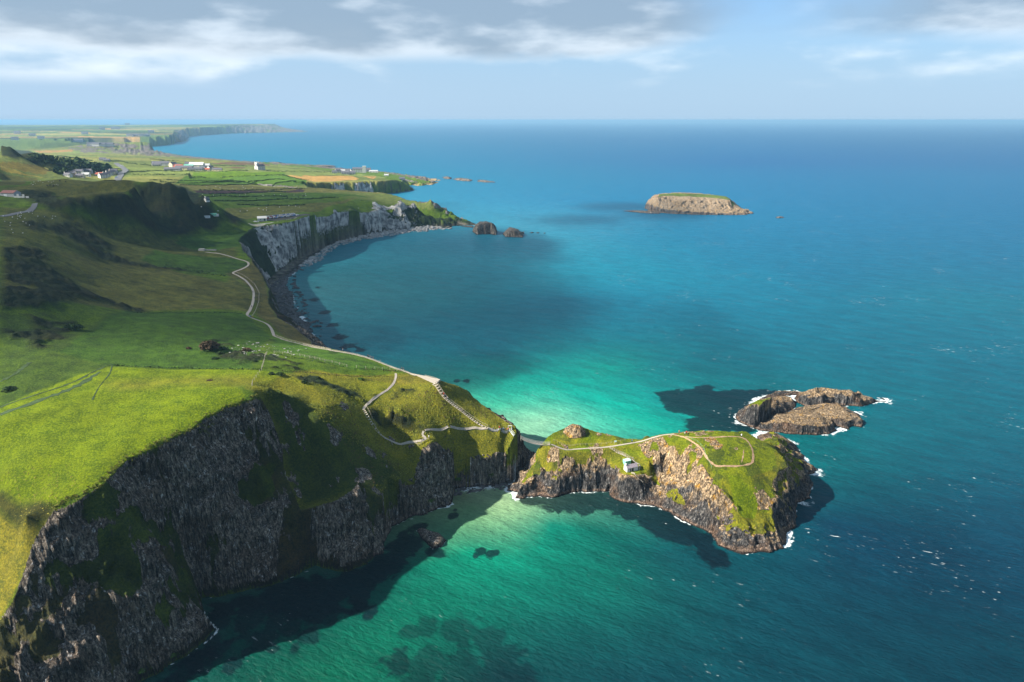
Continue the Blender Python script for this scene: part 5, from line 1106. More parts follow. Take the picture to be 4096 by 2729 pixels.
# ------------------------------------------------------------------ people
def person_mesh():
    """a standing walker, one skin: hips, spine, head, legs and arms grown from a skeleton"""
    J = [(0, 0, .95), (0, 0, 1.2), (0, 0, 1.45), (0, 0, 1.55), (0, .01, 1.68), (.1, 0, .9), (.11, .06, .5), (.11, -.02, .06), (.11, .12, .03), (-.1, 0, .9), (-.12, -.04, .5), (-.13, -.16, .07), (-.13, -.03, .03), (.2, 0, 1.42), (.27, -.02, 1.15), (.26, .1, .92), (-.2, 0, 1.42), (-.27, .04, 1.15), (-.28, .14, .93)]
    E = [(0, 1), (1, 2), (2, 3), (3, 4), (0, 5), (5, 6), (6, 7), (7, 8), (0, 9), (9, 10), (10, 11), (11, 12), (2, 13), (13, 14), (14, 15), (2, 16), (16, 17), (17, 18)]
    Rr = [.15, .14, .16, .06, .11, .10, .07, .05, .04, .10, .07, .05, .04, .07, .05, .035, .07, .05, .035]
    me = bpy.data.meshes.new('person'); me.from_pydata(J, E, []); o = bpy.data.objects.new('tmp', me); COL.objects.link(o)
    md = o.modifiers.new('s', 'SKIN');
    for i, sv in enumerate(me.skin_vertices[0].data): sv.radius = (Rr[i], Rr[i]); sv.use_root = (i == 0)
    dg = bpy.context.evaluated_depsgraph_get(); dg.update(); m2 = bpy.data.meshes.new_from_object(o.evaluated_get(dg)); bpy.data.objects.remove(o)
    return m2
try: PM = person_mesh()
except Exception as e:
    PM = MB().box((0, 0, .45), (.3, .2, .9), taper=1.1).box((0, 0, 1.2), (.42, .25, .6), taper=.8).box((0, 0, 1.62), (.2, .2, .25)).mesh('person')
PCOL = {'red': (0.55, 0.03, 0.02), 'navy': (0.02, 0.03, 0.09), 'black': (0.02, 0.02, 0.022), 'white': (0.7, 0.7, 0.7), 'blue': (0.05, 0.16, 0.45), 'orange': (0.7, 0.16, 0.03), 'grey': (0.2, 0.2, 0.22)}
PMESH = {}
for cn_, cc in PCOL.items():
    m2 = PM.copy(); m2.name = 'person'; m2.materials.clear()
    for m_ in (mat('jacket_' + cn_, cc, var=.1), mat('trousers', (0.035, 0.04, 0.06)), mat('skin', (0.45, 0.27, 0.18))): m2.materials.append(m_)
    for p in m2.polygons:
        z = p.center.z; p.material_index = 2 if z > 1.56 else (1 if z < .95 and abs(p.center.x) < .2 else 0)
    PMESH[cn_] = m2
rnd = random.Random(77)
def person(u, v, c, label, land=None, group=None):
    p = (ISLE.hit(u, v) if land else ground(u, v)); o = link('person', PMESH[c]); o.location = tuple(p + np.array([0, 0, .1])); o.rotation_euler = (0, 0, rnd.random() * 6.3); o.scale = (1.05,) * 3
    return tag(o, label, 'person', group)
for u, v, c, l in ((2823, 1792, 'black', 'person in black standing alone on the open island turf'), (2965, 1750, 'white', 'person in white at the top right corner of the island loop path'), (2528, 1772, 'blue', 'person in blue at the bend of the island path'), (2270, 1800, 'navy', 'person in dark blue on the island path below the rocky mound'),
                   (2739, 1742, 'white', 'person in white where the island path meets the worn ground'), (2745, 1738, 'red', 'person in red among the walkers on the worn ground'), (2752, 1745, 'black', 'person in black among the walkers on the worn ground'), (2716, 1735, 'orange', 'person in orange left of the walkers on the worn ground')): person(u, v, c, l, True)
for u, v, c, l in ((1472 + 0, 1418, 'black', 'person in black first of the file on the cliff-top path'), (1776, 1584, 'red', 'person in red on the upper part of the long staircase'), (1783, 1593, 'navy', 'person in dark blue just below the one in red on the staircase'), (1790, 1600, 'grey', 'person in grey lowest of the trio on the staircase'),
                   (1845, 1647, 'navy', 'person in dark blue halfway down the long staircase'), (1854, 1653, 'black', 'person in black halfway down the long staircase'), (1685, 1763, 'black', 'person in black at the lower lookout'), (1716, 1755, 'white', 'person in white at the end of the lower lookout'),
                   (1998, 1718, 'red', 'person in red at the left of the bridge queue terrace'), (1973, 1722, 'navy', 'person in dark blue leftmost at the bridge queue'), (1981, 1723, 'black', 'person in black second at the bridge queue'), (2034, 1724, 'red', 'person in red next to the white gate frame')): person(u, v, c, l)
for u, v, c in ((2007, 1725, 'black'), (2013, 1724, 'blue'), (2018, 1726, 'grey'), (2024, 1725, 'navy'), (2029, 1726, 'orange')): person(u, v, c, 'person waiting in the crowd before the rope bridge', None, 'people queueing before the bridge')
for u, v in ((1476, 1424), (1482, 1426), (1488, 1427), (1494, 1430), (1521, 1436), (1372, 1407), (1607, 1475), (1614, 1478), (1012, 1172), (1007, 1230), (1019, 1196)): person(u, v, rnd.choice(['black', 'navy', 'grey']), 'person in dark clothes walking on the cliff path', None, 'walkers on the cliff path')
for u, v, c in ((996, 1268, 'navy'), (1001, 1271, 'blue'), (1005, 1272, 'black'), (1013, 1275, 'red')): person(u, v, c, 'person standing at the gate bend of the cliff path', None, 'people at the gate bend')
# ------------------------------------------------------------------ bushes, hedges, woods, stones
rnd = random.Random(11)
def bush(u, v, r, h, m, label, name='bush', group=None, n=260, land=None):
    p = ground(u, v) if land is None else land.hit(u, v)
    mb = clump(MB(), (0, 0, -.2), r, h, n, rnd, max(.3, r * .11)); t = empty(name, p)
    for k_ in range(4): MB().bar((0, 0, -.5), (r * .4 * math.cos(k_ * 1.6), r * .4 * math.sin(k_ * 1.6), h * .6), .12, 5, r2=.04).build('stem', M_BARK, t)
    mb.build('foliage', m, t); return tag(t, label, 'bush', group)
bush(835, 1390, 5.2, 3.2, M_LEAFB, 'largest round brown and green bush in the shaded meadow', n=900)
bush(893, 1398, 2.8, 1.8, M_LEAF, 'dark green bush right of the largest round bush', n=420); bush(880, 1418, 2.2, 1.6, M_LEAF, 'green bush below and right of the largest round bush', n=320)
bush(860, 1437, 1.9, 1.3, M_LEAF, 'small dark bush lowest of the meadow bushes', n=260); bush(985, 1404, 3.0, 1.6, M_LEAFB, 'brown bush near the stony knoll', n=400)
bush(753, 1395, 1.6, 1.0, M_LEAFB, 'small brown bush left of the largest round bush'); bush(838, 1523, 1.5, .6, M_LEAFB, 'low rusty shrub alone on the sunlit field', n=120)
bush(290, 1318, 5, 3, M_LEAF, 'dark thicket at the foot of the shaded slope', n=700); bush(1120, 1500, 2.2, 1.3, M_LEAF, 'dark gorse bush beside the old fence', n=260); bush(1085, 1498, 1.5, 1.2, M_LEAF, 'small gorse bush touching the old fence', n=200)
bush(1215, 1530, 1.6, 1.0, M_LEAF, 'gorse bush on the sunny ridge right of the old fence', n=200); bush(1440, 1517, 2.0, .7, M_LEAFG, 'low pale green bush in the meadow below the viewpoint', n=200)
bush(36, 1560, 3.0, 1.5, M_LEAF, 'dark bush beside the field ditches at the far left', n=300)
for q, l in ((((695, 2620)), 'bright green plant tuft low on the near cliff, upper one'), ((605, 2660), 'bright green plant tuft low on the near cliff beside the water'), ((570, 2680), 'yellow-green plant tuft low on the near cliff, lower left')):
    bush(q[0], q[1], 1.6, 1.0, M_LEAFG, l, n=140, name='plant')
for q, l in (((1830, 1915), 'green plants on the shaded rock under the neck, left patch'), ((1965, 1895), 'pale green plants on the shaded rock under the neck, right patch'), ((1720, 2000), 'bright green plants above the red rock of the small beach')):
    bush(q[0], q[1], 2.6, .9, M_LEAFG, l, n=220, name='plant')

def hedge(pts, label, w=2.2, h=1.8, dens=3.0, group=None, m=M_LEAF, leaf=.6, name='hedge'):
    W = lerp_path(G(pts), w * .8); b = W[0]; mb = MB(); n = max(4, int(dens * 2))
    for c in W:
        z = gz(c[0], c[1])
        clump(mb, (c[0] - b[0] + rnd.gauss(0, .15 * w), c[1] - b[1] + rnd.gauss(0, .15 * w), z - b[2] - .2), w * .75, h * (.75 + .5 * rnd.random()), n, rnd, leaf)
    o = mb.build(name, m); o.location = tuple(b); return tag(o, label, 'hedge', group)
HG = [([(530, 702), (620, 702), (740, 700), (757, 697)], 'thick dark hedge running right from the road to the short hedge corner', 7, 5), ([(757, 697), (760, 715), (765, 712)], 'short thick hedge stub between two fields below the farm', 7, 5), ([(765, 714), (900, 710), (1020, 706), (1080, 703), (1135, 701)], 'long dark hedge from the hedge corner towards the straw field', 7, 5),
      ([(600, 723), (740, 723), (880, 727), (1010, 726), (1140, 718)], 'upper of two thin hedges across the green fields', 4, 3), ([(640, 730), (800, 733), (950, 730), (1060, 722)], 'lower of two thin hedges across the green fields', 4, 3), ([(720, 741), (900, 742), (1100, 736), (1200, 728)], 'faint field line under the two thin hedges', 3, 2.4),
      ([(795, 762), (1000, 763), (1100, 761), (1215, 756)], 'hedge along the far edge of the ploughed strip', 4, 3), ([(800, 775), (1000, 773), (1140, 770)], 'hedge along the near edge of the ploughed strip', 4, 3), ([(830, 787), (980, 788), (1150, 786)], 'hedge across the pasture nearest below the ploughed strip', 3, 2.4), ([(860, 804), (1000, 804), (1200, 798), (1350, 792)], 'hedge across the pasture second below the ploughed strip', 3, 2.4), ([(950, 820), (1100, 822), (1220, 820)], 'faint hedge above the dry field by the car park', 3, 2),
      ([(1065, 686), (1150, 687), (1250, 687), (1325, 690)], 'dark hedge running from the church to the harbour houses', 6, 4.5), ([(610, 686), (700, 687), (800, 689), (900, 688), (990, 683)], 'hedge from the farm cluster to the church', 6, 4), ([(510, 690), (600, 686), (690, 683)], 'hedge behind the road bend', 5, 4), ([(440, 645), (520, 655), (600, 663), (640, 664)], 'hedge with bushes from the upper road to the white farmhouse', 7, 5),
      ([(310, 640), (360, 652), (430, 666), (440, 664)], 'sloping hedge above the village trees', 6, 4), ([(320, 668), (380, 672), (440, 676)], 'dark hedge behind the village', 6, 4), ([(230, 625), (300, 634), (370, 645)], 'hedge across the slope of the far field', 5, 4), ([(640, 645), (740, 646)], 'short hedge above the white farmhouse', 5, 3.5), ([(600, 637), (660, 642)], 'short hedge reaching the lane above the white farmhouse', 5, 3.5), ([(840, 664), (900, 664), (990, 666)], 'hedge dividing the two brown fields', 5, 3.5), ([(1130, 701), (1150, 706), (1190, 716), (1230, 722)], 'hedge down the left side of the straw field', 5, 3.5)]
for pts, l, w, h in HG: hedge(pts, l, w * .55, h * .6, 2.2, 'hedges between the fields', leaf=1.2)
hedge([(430, 1463), (600, 1470), (750, 1474), (900, 1478), (1045, 1482)], 'low overgrown field bank across the sunlit and shaded fields', 1.0, .8, 1.6, leaf=.35, name='field_bank')
hedge([(1110, 1420), (1200, 1436), (1300, 1455), (1390, 1474)], 'dark bushy ditch line below the row of pale posts', 1.3, .9, 2.2, leaf=.35, m=M_LEAF, name='ditch_hedge')
hedge([(1425, 1477), (1500, 1479), (1560, 1484), (1600, 1486)], 'dark bushy line below the short row of posts', 1.3, .8, 2.2, leaf=.35, m=M_LEAFB, name='ditch_hedge')
hedge([(520, 1249), (700, 1251), (850, 1254), (970, 1257)], 'thin dark hedge between the olive meadow and the deep green field', .9, .8, 1.3, leaf=.4)
hedge([(1130, 1485), (1300, 1497), (1500, 1505), (1560, 1506)], 'dark earth bank line across the sunny slope', .7, .4, 1.3, leaf=.3, m=M_LEAFB, name='field_bank')
hedge([(640, 1065), (750, 1080), (850, 1100), (900, 1106)], 'dark hedge above the olive meadow', 2.4, 2.0, 2.2, leaf=.7)
hedge([(1270, 1625), (1320, 1630), (1370, 1618), (1420, 1617)], 'dark curved sheep trench on the sunny slope', .6, .35, 1.2, leaf=.25, name='field_bank')
# hedge of coarse grass and bramble along the edge of the near cliff
ed = G([(217, 2026), (326, 1978), (413, 1926), (470, 1868), (522, 1830), (609, 1786), (696, 1744), (783, 1705), (905, 1631), (979, 1611), (1035, 1592)])
W = lerp_path(ed, 1.3); mb = MB(); b = W[0]
for c in W:
    for _ in range(3):
        x, y = c[0] + rnd.gauss(0, .9), c[1] + rnd.gauss(0, .6); clump(mb, (x - b[0], y - b[1], gz(x, y) - b[2] - .1), .8, .75, 14, rnd, .22)
o = mb.build('bramble_edge', leaf_mat('bramble', (0.10, 0.105, 0.02))); o.location = tuple(b); o['kind'] = 'stuff'; o['label'] = 'brambles and coarse grass along the edge of the near cliff'
# tussocks: thousands of little leaning tufts on the rough ground of headland and island
def tussocks(name, label, n, x0, x1, y0, y1, zf_arr, colr, seed, r0=.14, r1=.42):
    rg = np.random.default_rng(seed); x = rg.uniform(x0, x1, n); y = rg.uniform(y0, y1, n); z, ok = zf_arr(x, y); x, y, z = x[ok], y[ok], z[ok]; n = len(x)
    r = r0 + (r1 - r0) * rg.random(n) ** 2; h = r * rg.uniform(.35, .9, n); a0 = rg.uniform(0, 6.28, n); V = np.zeros((n, 5, 3))
    for i in range(4):
        a = a0 + i * 1.5708; k_ = r * rg.uniform(.7, 1.2, n); V[:, i] = np.stack([x + k_ * np.cos(a), y + k_ * np.sin(a), z - .12], -1)
    V[:, 4] = np.stack([x + r * .5, y + r * .1 * rg.standard_normal(n), z + h], -1)
    base = (np.arange(n) * 5)[:, None, None]; Fc = (np.array([[0, 1, 4], [1, 2, 4], [2, 3, 4], [3, 0, 4]])[None] + base).reshape(-1, 3)
    me = bpy.data.meshes.new(name); me.vertices.add(n * 5); me.vertices.foreach_set('co', V.astype(np.float32).ravel()); me.loops.add(len(Fc) * 3); me.loops.foreach_set('vertex_index', Fc.astype(np.int32).ravel())
    me.polygons.add(len(Fc)); me.polygons.foreach_set('loop_start', np.arange(0, len(Fc) * 3, 3, dtype=np.int32)); me.polygons.foreach_set('loop_total', np.full(len(Fc), 3, np.int32)); me.update(calc_edges=True)
    me.materials.append(leaf_mat(name + '_leaves', colr)); o = bpy.data.objects.new(name, me); COL.objects.link(o); o['kind'] = 'stuff'; o['label'] = label
def arr_main(need, band=None):
    def f(x, y):
        s_ = x / y; i = np.clip(np.searchsorted(ys, y), 1, len(ys) - 1); j = np.clip(np.searchsorted(ss, s_), 1, len(ss) - 1); fy = (y - ys[i - 1]) / (ys[i] - ys[i - 1]); fs = (s_ - ss[j - 1]) / (ss[j] - ss[j - 1])
        z = (HH[i - 1, j - 1] * (1 - fs) + HH[i - 1, j] * fs) * (1 - fy) + (HH[i, j - 1] * (1 - fs) + HH[i, j] * fs) * fy
        C_ = MC[i, j]; ok = ITOP[i, j] & (MR[i, j] < .4) & (z > 6) & need(C_, x, y)
        return z, ok & (fbm(x, y, 12, 3, 91) + np.random.default_rng(4).random(len(x)) * .9 - .35 > 0)
    return f
pts_ = [ground(*q) for q in ((1096, 1344), (1313, 1403), (1509, 1438), (1700, 1512))]
def off_path(x, y):
    ok = np.ones(len(x), bool)
    for pth, w_ in ((PATH_C, 1.3), (PATH_D, 1.2), (STAIR, 1.9), (PATH_B, 1.6), (pf, 3.5)):
        for a, b in zip(pth[:-1], pth[1:]):
            e = (b - a)[:2]; t_ = np.clip(((x - a[0]) * e[0] + (y - a[1]) * e[1]) / (e @ e + 1e-9), 0, 1); ok &= np.hypot(x - a[0] - t_ * e[0], y - a[1] - t_ * e[1]) > w_
    return ok
tussocks('grass_tussocks', 'tussocky rough grass on the headland slopes', 60000, -115, 5, 250, 372, arr_main(lambda C_, x, y: (C_[:, 1] / C_[:, 0] < 1.5) & (C_[:, 1] > 0.11) & off_path(x, y)), (0.165, 0.170, 0.022), 5)
tussocks('bracken', 'brown bracken and heather tufts among the headland grass', 9000, -110, 0, 255, 345, arr_main(lambda C_, x, y: (C_[:, 1] / C_[:, 0] < 1.5) & (C_[:, 1] > 0.09) & off_path(x, y) & (fbm(x, y, 14, 3, 95) > .15)), (0.085, 0.058, 0.026), 6, .2, .5)
tussocks('slope_tussocks', 'coarse grass tufts on the golden slope at the lower left', 9000, -260, -140, 140, 215, arr_main(lambda C_, x, y: C_[:, 1] / C_[:, 0] < 1.5), (0.20, 0.18, 0.035), 7)
def arr_isle(x, y):
    L = ISLE; j = np.clip(((x - L.x0) / L.res).astype(int), 0, len(L.xs) - 1); i = np.clip(((y - L.y0) / L.res).astype(int), 0, len(L.ys) - 1); z = L.h[i, j]
    flat = L.it[i, j] & (z > 12) & (L.mound[i, j] < .3) & (L.brow[i, j] < .5) & (L.pd[i, j] > 1.2); pl = np.array([p[:2] for p in LOOP])
    dl = seg_dist(x, y, pl, False); ct = np.array(HUT_P[:2]); return z, flat & (dl > 1.0) & (np.hypot(x - ct[0], y - ct[1]) > 4.5) & (np.hypot(x - SH_P[0], y - SH_P[1]) > 3) & (fbm(x, y, 9, 3, 97) > -.1)
tussocks('island_tussocks', 'rough grass tufts over the top of the island', 26000, ISLE.x0, ISLE.xs[-1], ISLE.y0, ISLE.ys[-1], arr_isle, (0.15, 0.175, 0.018), 8, .14, .36)
# village trees
mb = MB(); b = ground(460, 690)
for (u, v, r, h, n) in [(150 + i * 14, 640 + i * 3, 22, 14, 60) for i in range(6)] + [(250 + i * 13, 660 + (i % 2) * 8, 24, 16, 80) for i in range(7)] + [(345 + i * 12, 676 + (i % 3) * 4, 22, 15, 80) for i in range(7)] + [(235 + i * 10, 690 + (i % 2) * 5, 18, 11, 60) for i in range(4)]:
    p = ground(u, v) - b; clump(mb, (p[0], p[1], p[2] - 2), r, h, n, rnd, 3.2)
o = mb.build('woodland', M_LEAF); o.location = tuple(b); o['kind'] = 'stuff'; o['label'] = 'dark woods behind the village'
# boulders on the shores
def boulders(name, poly_world, n, r0, r1, m, label, zlim=(-.4, 4.5), sel=None):
    rr = random.Random(n); mb = MB(); P_ = np.array(poly_world); x0, y0 = P_[:, :2].min(0); x1, y1 = P_[:, :2].max(0); b = np.array([x0, y0, 0]); c = 0; k_ = 0
    while c < n and k_ < n * 40:
        k_ += 1; x = rr.uniform(x0, x1); y = rr.uniform(y0, y1)
        if sel is not None and not sel(x, y): continue
        z = gz(x, y)
        if zlim[0] < z < zlim[1] or (-6 < z <= zlim[0] and rr.random() < .15):
            r = r0 + (r1 - r0) * rr.random() ** 3; mb.rock((x - b[0], y - b[1], max(z, 0) + r * .15), r, rr); c += 1
    o = mb.build(name, m); o.location = tuple(b); o['kind'] = 'stuff'; o['label'] = label; return o
def near_coast(idx, dist):
    C_ = COAST[idx[0]:idx[1]]
    def f(x, y):
        return seg_dist(np.array([x]), np.array([y]), C_, False)[0] < dist
    return f
def coast_idx(p):
    q = np.array(unp(*p)); return int(np.argmin(np.hypot(COAST[:, 0] - q[0], COAST[:, 1] - q[1])))
i0, i1, i2 = coast_idx((1285, 1391)), coast_idx((1204, 1067)), coast_idx((1805, 913))
boulders('shore_boulders', COAST[i0:i1 + 1], 1500, .7, 3.2, M_BOULDER, 'dark boulders along the shaded shore of the bay', sel=near_coast((i0, i1 + 1), 20))
boulders('shore_boulders', COAST[i1:i2 + 1], 1800, .8, 3.2, M_PALEB, 'pale boulders at the foot of the white cliffs', sel=near_coast((i1, i2 + 1), 24))
i3, i4 = coast_idx((1800, 1985)), coast_idx((2138, 1872))
boulders('boulder_bar', COAST[i3:i4 + 2], 260, .4, 1.6, M_BOULDER, 'dark boulders in the gap under the bridge', sel=near_coast((i3, i4 + 2), 5))
boulders('knoll_stones', [ground(960, 1380), ground(1180, 1420), ground(1180, 1390), ground(960, 1420)], 150, .15, .75, M_STONE, 'pale stones scattered on the knoll', zlim=(10, 90))

# ------------------------------------------------------------------ houses
def house(u, v, w, d, h, rz, wallm, roofm, label, name='house', chim=1, wins=3, rh=None, group=None, cat='house', z=None, base=None):
    p = ground(u, v) if base is None else np.array(base); t = gable_house(name, p, w, d, h, rh or d * .38, math.radians(rz), wallm, roofm, over=.5)
    for i in range(chim): MB().box(((-1 if i == 0 else 1) * (w / 2 - .8), 0, h + (rh or d * .38) + .5), (1.2, 1.3, 2.0)).build('chimney', wallm, t)
    wm = MB().box((0, 0, 0), (1.4, .12, 1.5)).mesh('window', [M_GLASS])
    for fl in range(2 if h > 4.5 else 1):
        for i in range(wins): o = link('window', wm, t); o.location = (-w / 2 + (i + .5) * w / wins, -d / 2 - .05, 1.7 + fl * 2.7)
    return tag(t, label, cat, group)
W_, CR, GR, SL, RR = M_WHITE, M_CREAM, M_GREYW, M_SLATE, M_REDROOF
for a in (
    # village below the woods
    (287, 703, 16, 9, 5.5, 20, CR, SL, 'cream gabled house at the left end of the village terrace'), (272, 707, 13, 8, 4, -10, W_, SL, 'low white house furthest left in the village'), (305, 697, 26, 9, 5.5, 12, W_, SL, 'long white terrace in the middle of the village'),
    (338, 694, 30, 9, 5.5, 8, GR, SL, 'long grey terrace right of the white one in the village'), (322, 710, 14, 8, 4, 5, CR, SL, 'low cream house in front of the village terraces'), (345, 706, 14, 9, 4, 5, W_, GR, 'low flat white building with a grey roof in the village'),
    (412, 712, 14, 9, 6, 60, W_, SL, 'white gabled house lowest beside the village road'), (426, 708, 12, 9, 6, 60, W_, SL, 'white gabled house second up beside the village road'), (437, 702, 12, 9, 6, 60, W_, SL, 'white gabled house third up beside the village road'), (450, 698, 12, 9, 6, 60, CR, SL, 'cream gabled house fourth up beside the village road'),
    (455, 692, 15, 9, 5, 20, GR, SL, 'grey house at the top of the village road'), (400, 704, 16, 9, 4, 10, W_, RR, 'white cottage with a reddish roof behind the roadside houses'), (440, 690, 16, 9, 4, 10, GR, SL, 'dark grey shed-like house at the back of the roadside row'),
    (412, 643, 18, 10, 5, 10, W_, SL, 'white farmhouse by the upper road'), (428, 646, 16, 9, 4, 8, GR, SL, 'grey barn next to the farmhouse by the upper road'),
    # farmhouse and cluster on the plain
    (645, 663, 46, 12, 7, 6, W_, SL, 'large white farmhouse with many gables, alone left of the farm cluster', ), (628, 664, 22, 10, 4, 6, W_, SL, 'low white wing at the left of the large farmhouse'),
    (694, 670, 18, 12, 9, 70, CR, SL, 'tall cream gable house at the left of the farm cluster'), (706, 671, 20, 10, 6, 5, W_, SL, 'white house joined to the tall cream gable'), (692, 682, 40, 10, 4, 3, GR, SL, 'long low grey shed in front of the farm cluster'),
    (716, 675, 22, 14, 5, 5, mat('red_cladding', (.5, .10, .08)), RR, 'red barn inside the farm cluster'), (738, 680, 42, 12, 6, 3, CR, SL, 'long cream house at the front of the farm cluster'), (762, 667, 26, 14, 8, 10, GR, SL, 'dark-roofed barn at the back of the farm cluster'), (757, 674, 24, 12, 6, 8, W_, M_GREEN, 'white building with a greenish roof in the farm cluster'),
    (789, 671, 38, 16, 8, 3, W_, W_, 'big white flat-roofed barn in the farm cluster'), (766, 684, 18, 9, 4, 20, CR, SL, 'small cream outhouse at the field edge of the farm'), (792, 683, 24, 10, 5, 3, GR, SL, 'slate-roofed house right of the outhouse at the farm edge'), (806, 679, 16, 9, 5, 60, CR, GR, 'small cream gabled house right of the big white barn'),
    (822, 669, 26, 12, 5, 5, W_, GR, 'pale barn behind the right end of the farm cluster'), (843, 679, 15, 10, 6, 65, W_, SL, 'white gabled house at the right end of the farm cluster'), (870, 684, 24, 9, 4, 0, CR, SL, 'low cream building last on the right of the farm'), (830, 684, 14, 9, 4, 0, CR, RR, 'small cream shed at the right front of the farm'),
    # harbour
    (1338, 693, 14, 9, 5, 10, W_, SL, 'small white house first from the left at the harbour'), (1352, 690, 16, 9, 5, 40, W_, SL, 'white gabled house second from the left at the harbour'), (1366, 690, 24, 10, 5, 5, W_, GR, 'long white house in the left part of the harbour'), (1362, 684, 26, 10, 5, 5, W_, SL, 'white house at the back left of the harbour'), (1382, 697, 22, 12, 5, 5, GR, SL, 'grey barn at the front of the harbour houses'),
    (1388, 688, 20, 9, 4, 5, CR, SL, 'cream cottage in the middle of the harbour'), (1408, 688, 14, 10, 5, 60, W_, SL, 'white gabled cottage left of the big white hotel block'), (1405, 697, 24, 12, 5, 5, GR, SL, 'second grey barn at the front of the harbour houses'),
    (1472, 686, 22, 12, 8, 10, W_, SL, 'white house with a dark tree right of the big white block'), (1495, 690, 30, 9, 4, 0, W_, GR, 'low white building right of the harbour houses'), (1608, 719, 16, 10, 4, 10, W_, SL, 'small white house under the hill by the sandy beach'), (1546, 704, 14, 8, 3, 0, W_, GR, 'tiny white hut on the shore rocks behind the hill'),
    (828, 805, 5, 4, 3, 60, W_, SL, 'small white house peeping over the dark hill')): house(*a)
# the big white house at the harbour: long wing and a taller tower block
p = ground(1432, 690); t = gable_house('manor_house', p, 34, 14, 12, 4, math.radians(5), M_WHITE, M_SLATE, over=.5)
MB().box((21, 0, 9), (11, 15, 20)).build('tower_block', M_WHITE, t); MB().box((21, 0, 19.4), (11.6, 15.6, .8)).build('parapet', M_WHITE, t)
wm = MB().box((0, 0, 0), (1.6, .15, 2.2)).mesh('window', [M_GLASS])
for fl in range(3):
    for i in range(6): o = link('window', wm, t); o.location = (-15 + i * 5.6, -7.1, 2.5 + fl * 3.6)
tag(t, 'big white house block with a taller square end above the harbour', 'house')
# church: tower, nave, dark roof, graveyard
p = ground(1040, 679); t = gable_house('church', p, 26, 13, 9, 5, math.radians(62), M_WHITE, M_SLATE, over=.4)
MB().box((-1, 9, 9), (8, 8, 21)).build('tower', M_WHITE, t)
for sx in (-1, 1):
    for sy in (-1, 1): MB().box((-1 + sx * 3.4, 9 + sy * 3.4, 20.6), (1.2, 1.2, 2.6), taper=.4).build('pinnacle', M_WHITE, t)
MB().box((-13.1, 0, 4.5), (.2, 1.9, 4.4)).build('window', M_DARK, t)
for i in range(4): MB().box((-9 + i * 6, -6.6, 4.5), (1.4, .15, 3.6)).build('window', M_DARK, t)
tag(t, 'white church with a square pinnacled tower on the green plain', 'church')
g_m = MB().box((0, 0, .6), (.9, .3, 1.6), taper=.85).mesh('gravestone', [M_STONE])
for i in range(36):
    q = p + np.array([rnd.uniform(-45, 45), rnd.uniform(-42, -10), 0]); o = link('gravestone', g_m); o.location = (q[0], q[1], gz(q[0], q[1])); tag(o, 'grey gravestone in the churchyard below the white church', 'gravestone', 'gravestones round the church')
# farm on the left hill
p = ground(45, 785); t = gable_house('farm_shed', p, 15, 9, 3.5, 2.2, math.radians(-8), M_GREYW, mat('rusty_roof', (.20, .09, .08)), over=.4)
MB().box((-10.5, 0, 1.2), (6, 7, 4)).build('lean_to', M_GREYW, t); MB().box((-2, -4.55, 1.2), (3.5, .15, 2.4)).build('door', M_METAL, t)
tag(t, 'farm shed with a rusty red roof at the left edge on the hill', 'barn')
p = ground(84, 791); t = empty('yard_wall', p)
for i, (x, h_) in enumerate(((-6, 1.2), (-3, 3.2), (0, 1.2), (3, 3.0), (7, 1.2))): MB().box((x, -x * .15, h_ / 2), (3 if h_ < 2 else 2, .4, h_ + .5)).build('panel', M_WHITE, t)
tag(t, 'white yard wall with two taller panels beside the farm shed', 'wall')
p = ground(1049, 882); t = gable_house('ticket_office', p, 12, 7, 3.2, 2.4, math.radians(20), M_WHITE, M_WHITE, over=.2)
MB().box((3, -3.6, 1.2), (2.2, .1, 2.2)).build('door', M_DARK, t); MB().box((-2, -3.6, 1.6), (1.4, .1, 1.0)).build('window', M_DARK, t)
tag(t, 'small white building between the car park and the white gravel lot', 'house')
p = ground(808, 1003); t = empty('stone_ruin', p)
MB().box((0, 0, .9), (7, 4, 2.4), taper=.8).build('wall', M_STONE, t); MB().box((9, 0, .6), (12, .5, 1.6)).build('low_wall', M_STONE, t)
tag(t, 'old stone hut with a low wall at the upper end of the cliff path', 'hut')
for u, v, c, l in ((855, 862, M_GREEN, 'green container in the hollow behind the dark hill'), (862, 865, M_WHITE, 'long grey-green shed in the hollow'), (828, 872, M_METAL, 'pale vehicle and shed group in the hollow')):
    p = ground(u, v); t = empty('container', p); MB().box((0, 0, 1.2), (7, 2.6, 2.8)).build('body', c, t); MB().box((-3.53, 0, 1.2), (.06, 2.2, 2.4)).build('door', M_GREYW, t); tag(t, l, 'container')
# distant houses across the sandy bay: far too small to show more than walls and roof
hm = MB().box((0, 0, 3), (22, 12, 8), mi=0).add([(-11.5, -6.5, 7), (11.5, -6.5, 7), (11.5, 6.5, 7), (-11.5, 6.5, 7), (-11.5, 0, 11), (11.5, 0, 11)], [(0, 1, 5, 4), (2, 3, 4, 5), (1, 2, 5), (3, 0, 4), (0, 3, 2, 1)], mi=1).mesh('far_house', [M_WHITE, M_SLATE])
FH = [(365, 583), (387, 584), (408, 585), (418, 584), (428, 584), (440, 585), (300, 567), (320, 567), (520, 546), (545, 546), (572, 546), (588, 546), (605, 531), (130, 545), (165, 556), (340, 538), (410, 519), (455, 517), (470, 518), (510, 489), (60, 560), (70, 535)]
for u, v in FH:
    q = ground(u, v); o = link('far_house', hm); o.location = tuple(q - np.array([0, 0, 1])); k_ = 1.0 + q[1] / 6000; o.scale = (k_, k_, k_); o.rotation_euler = (0, 0, rnd.random() * .6); tag(o, 'white house far off on the country beyond the sandy bay', 'house', 'far white houses beyond the bay')

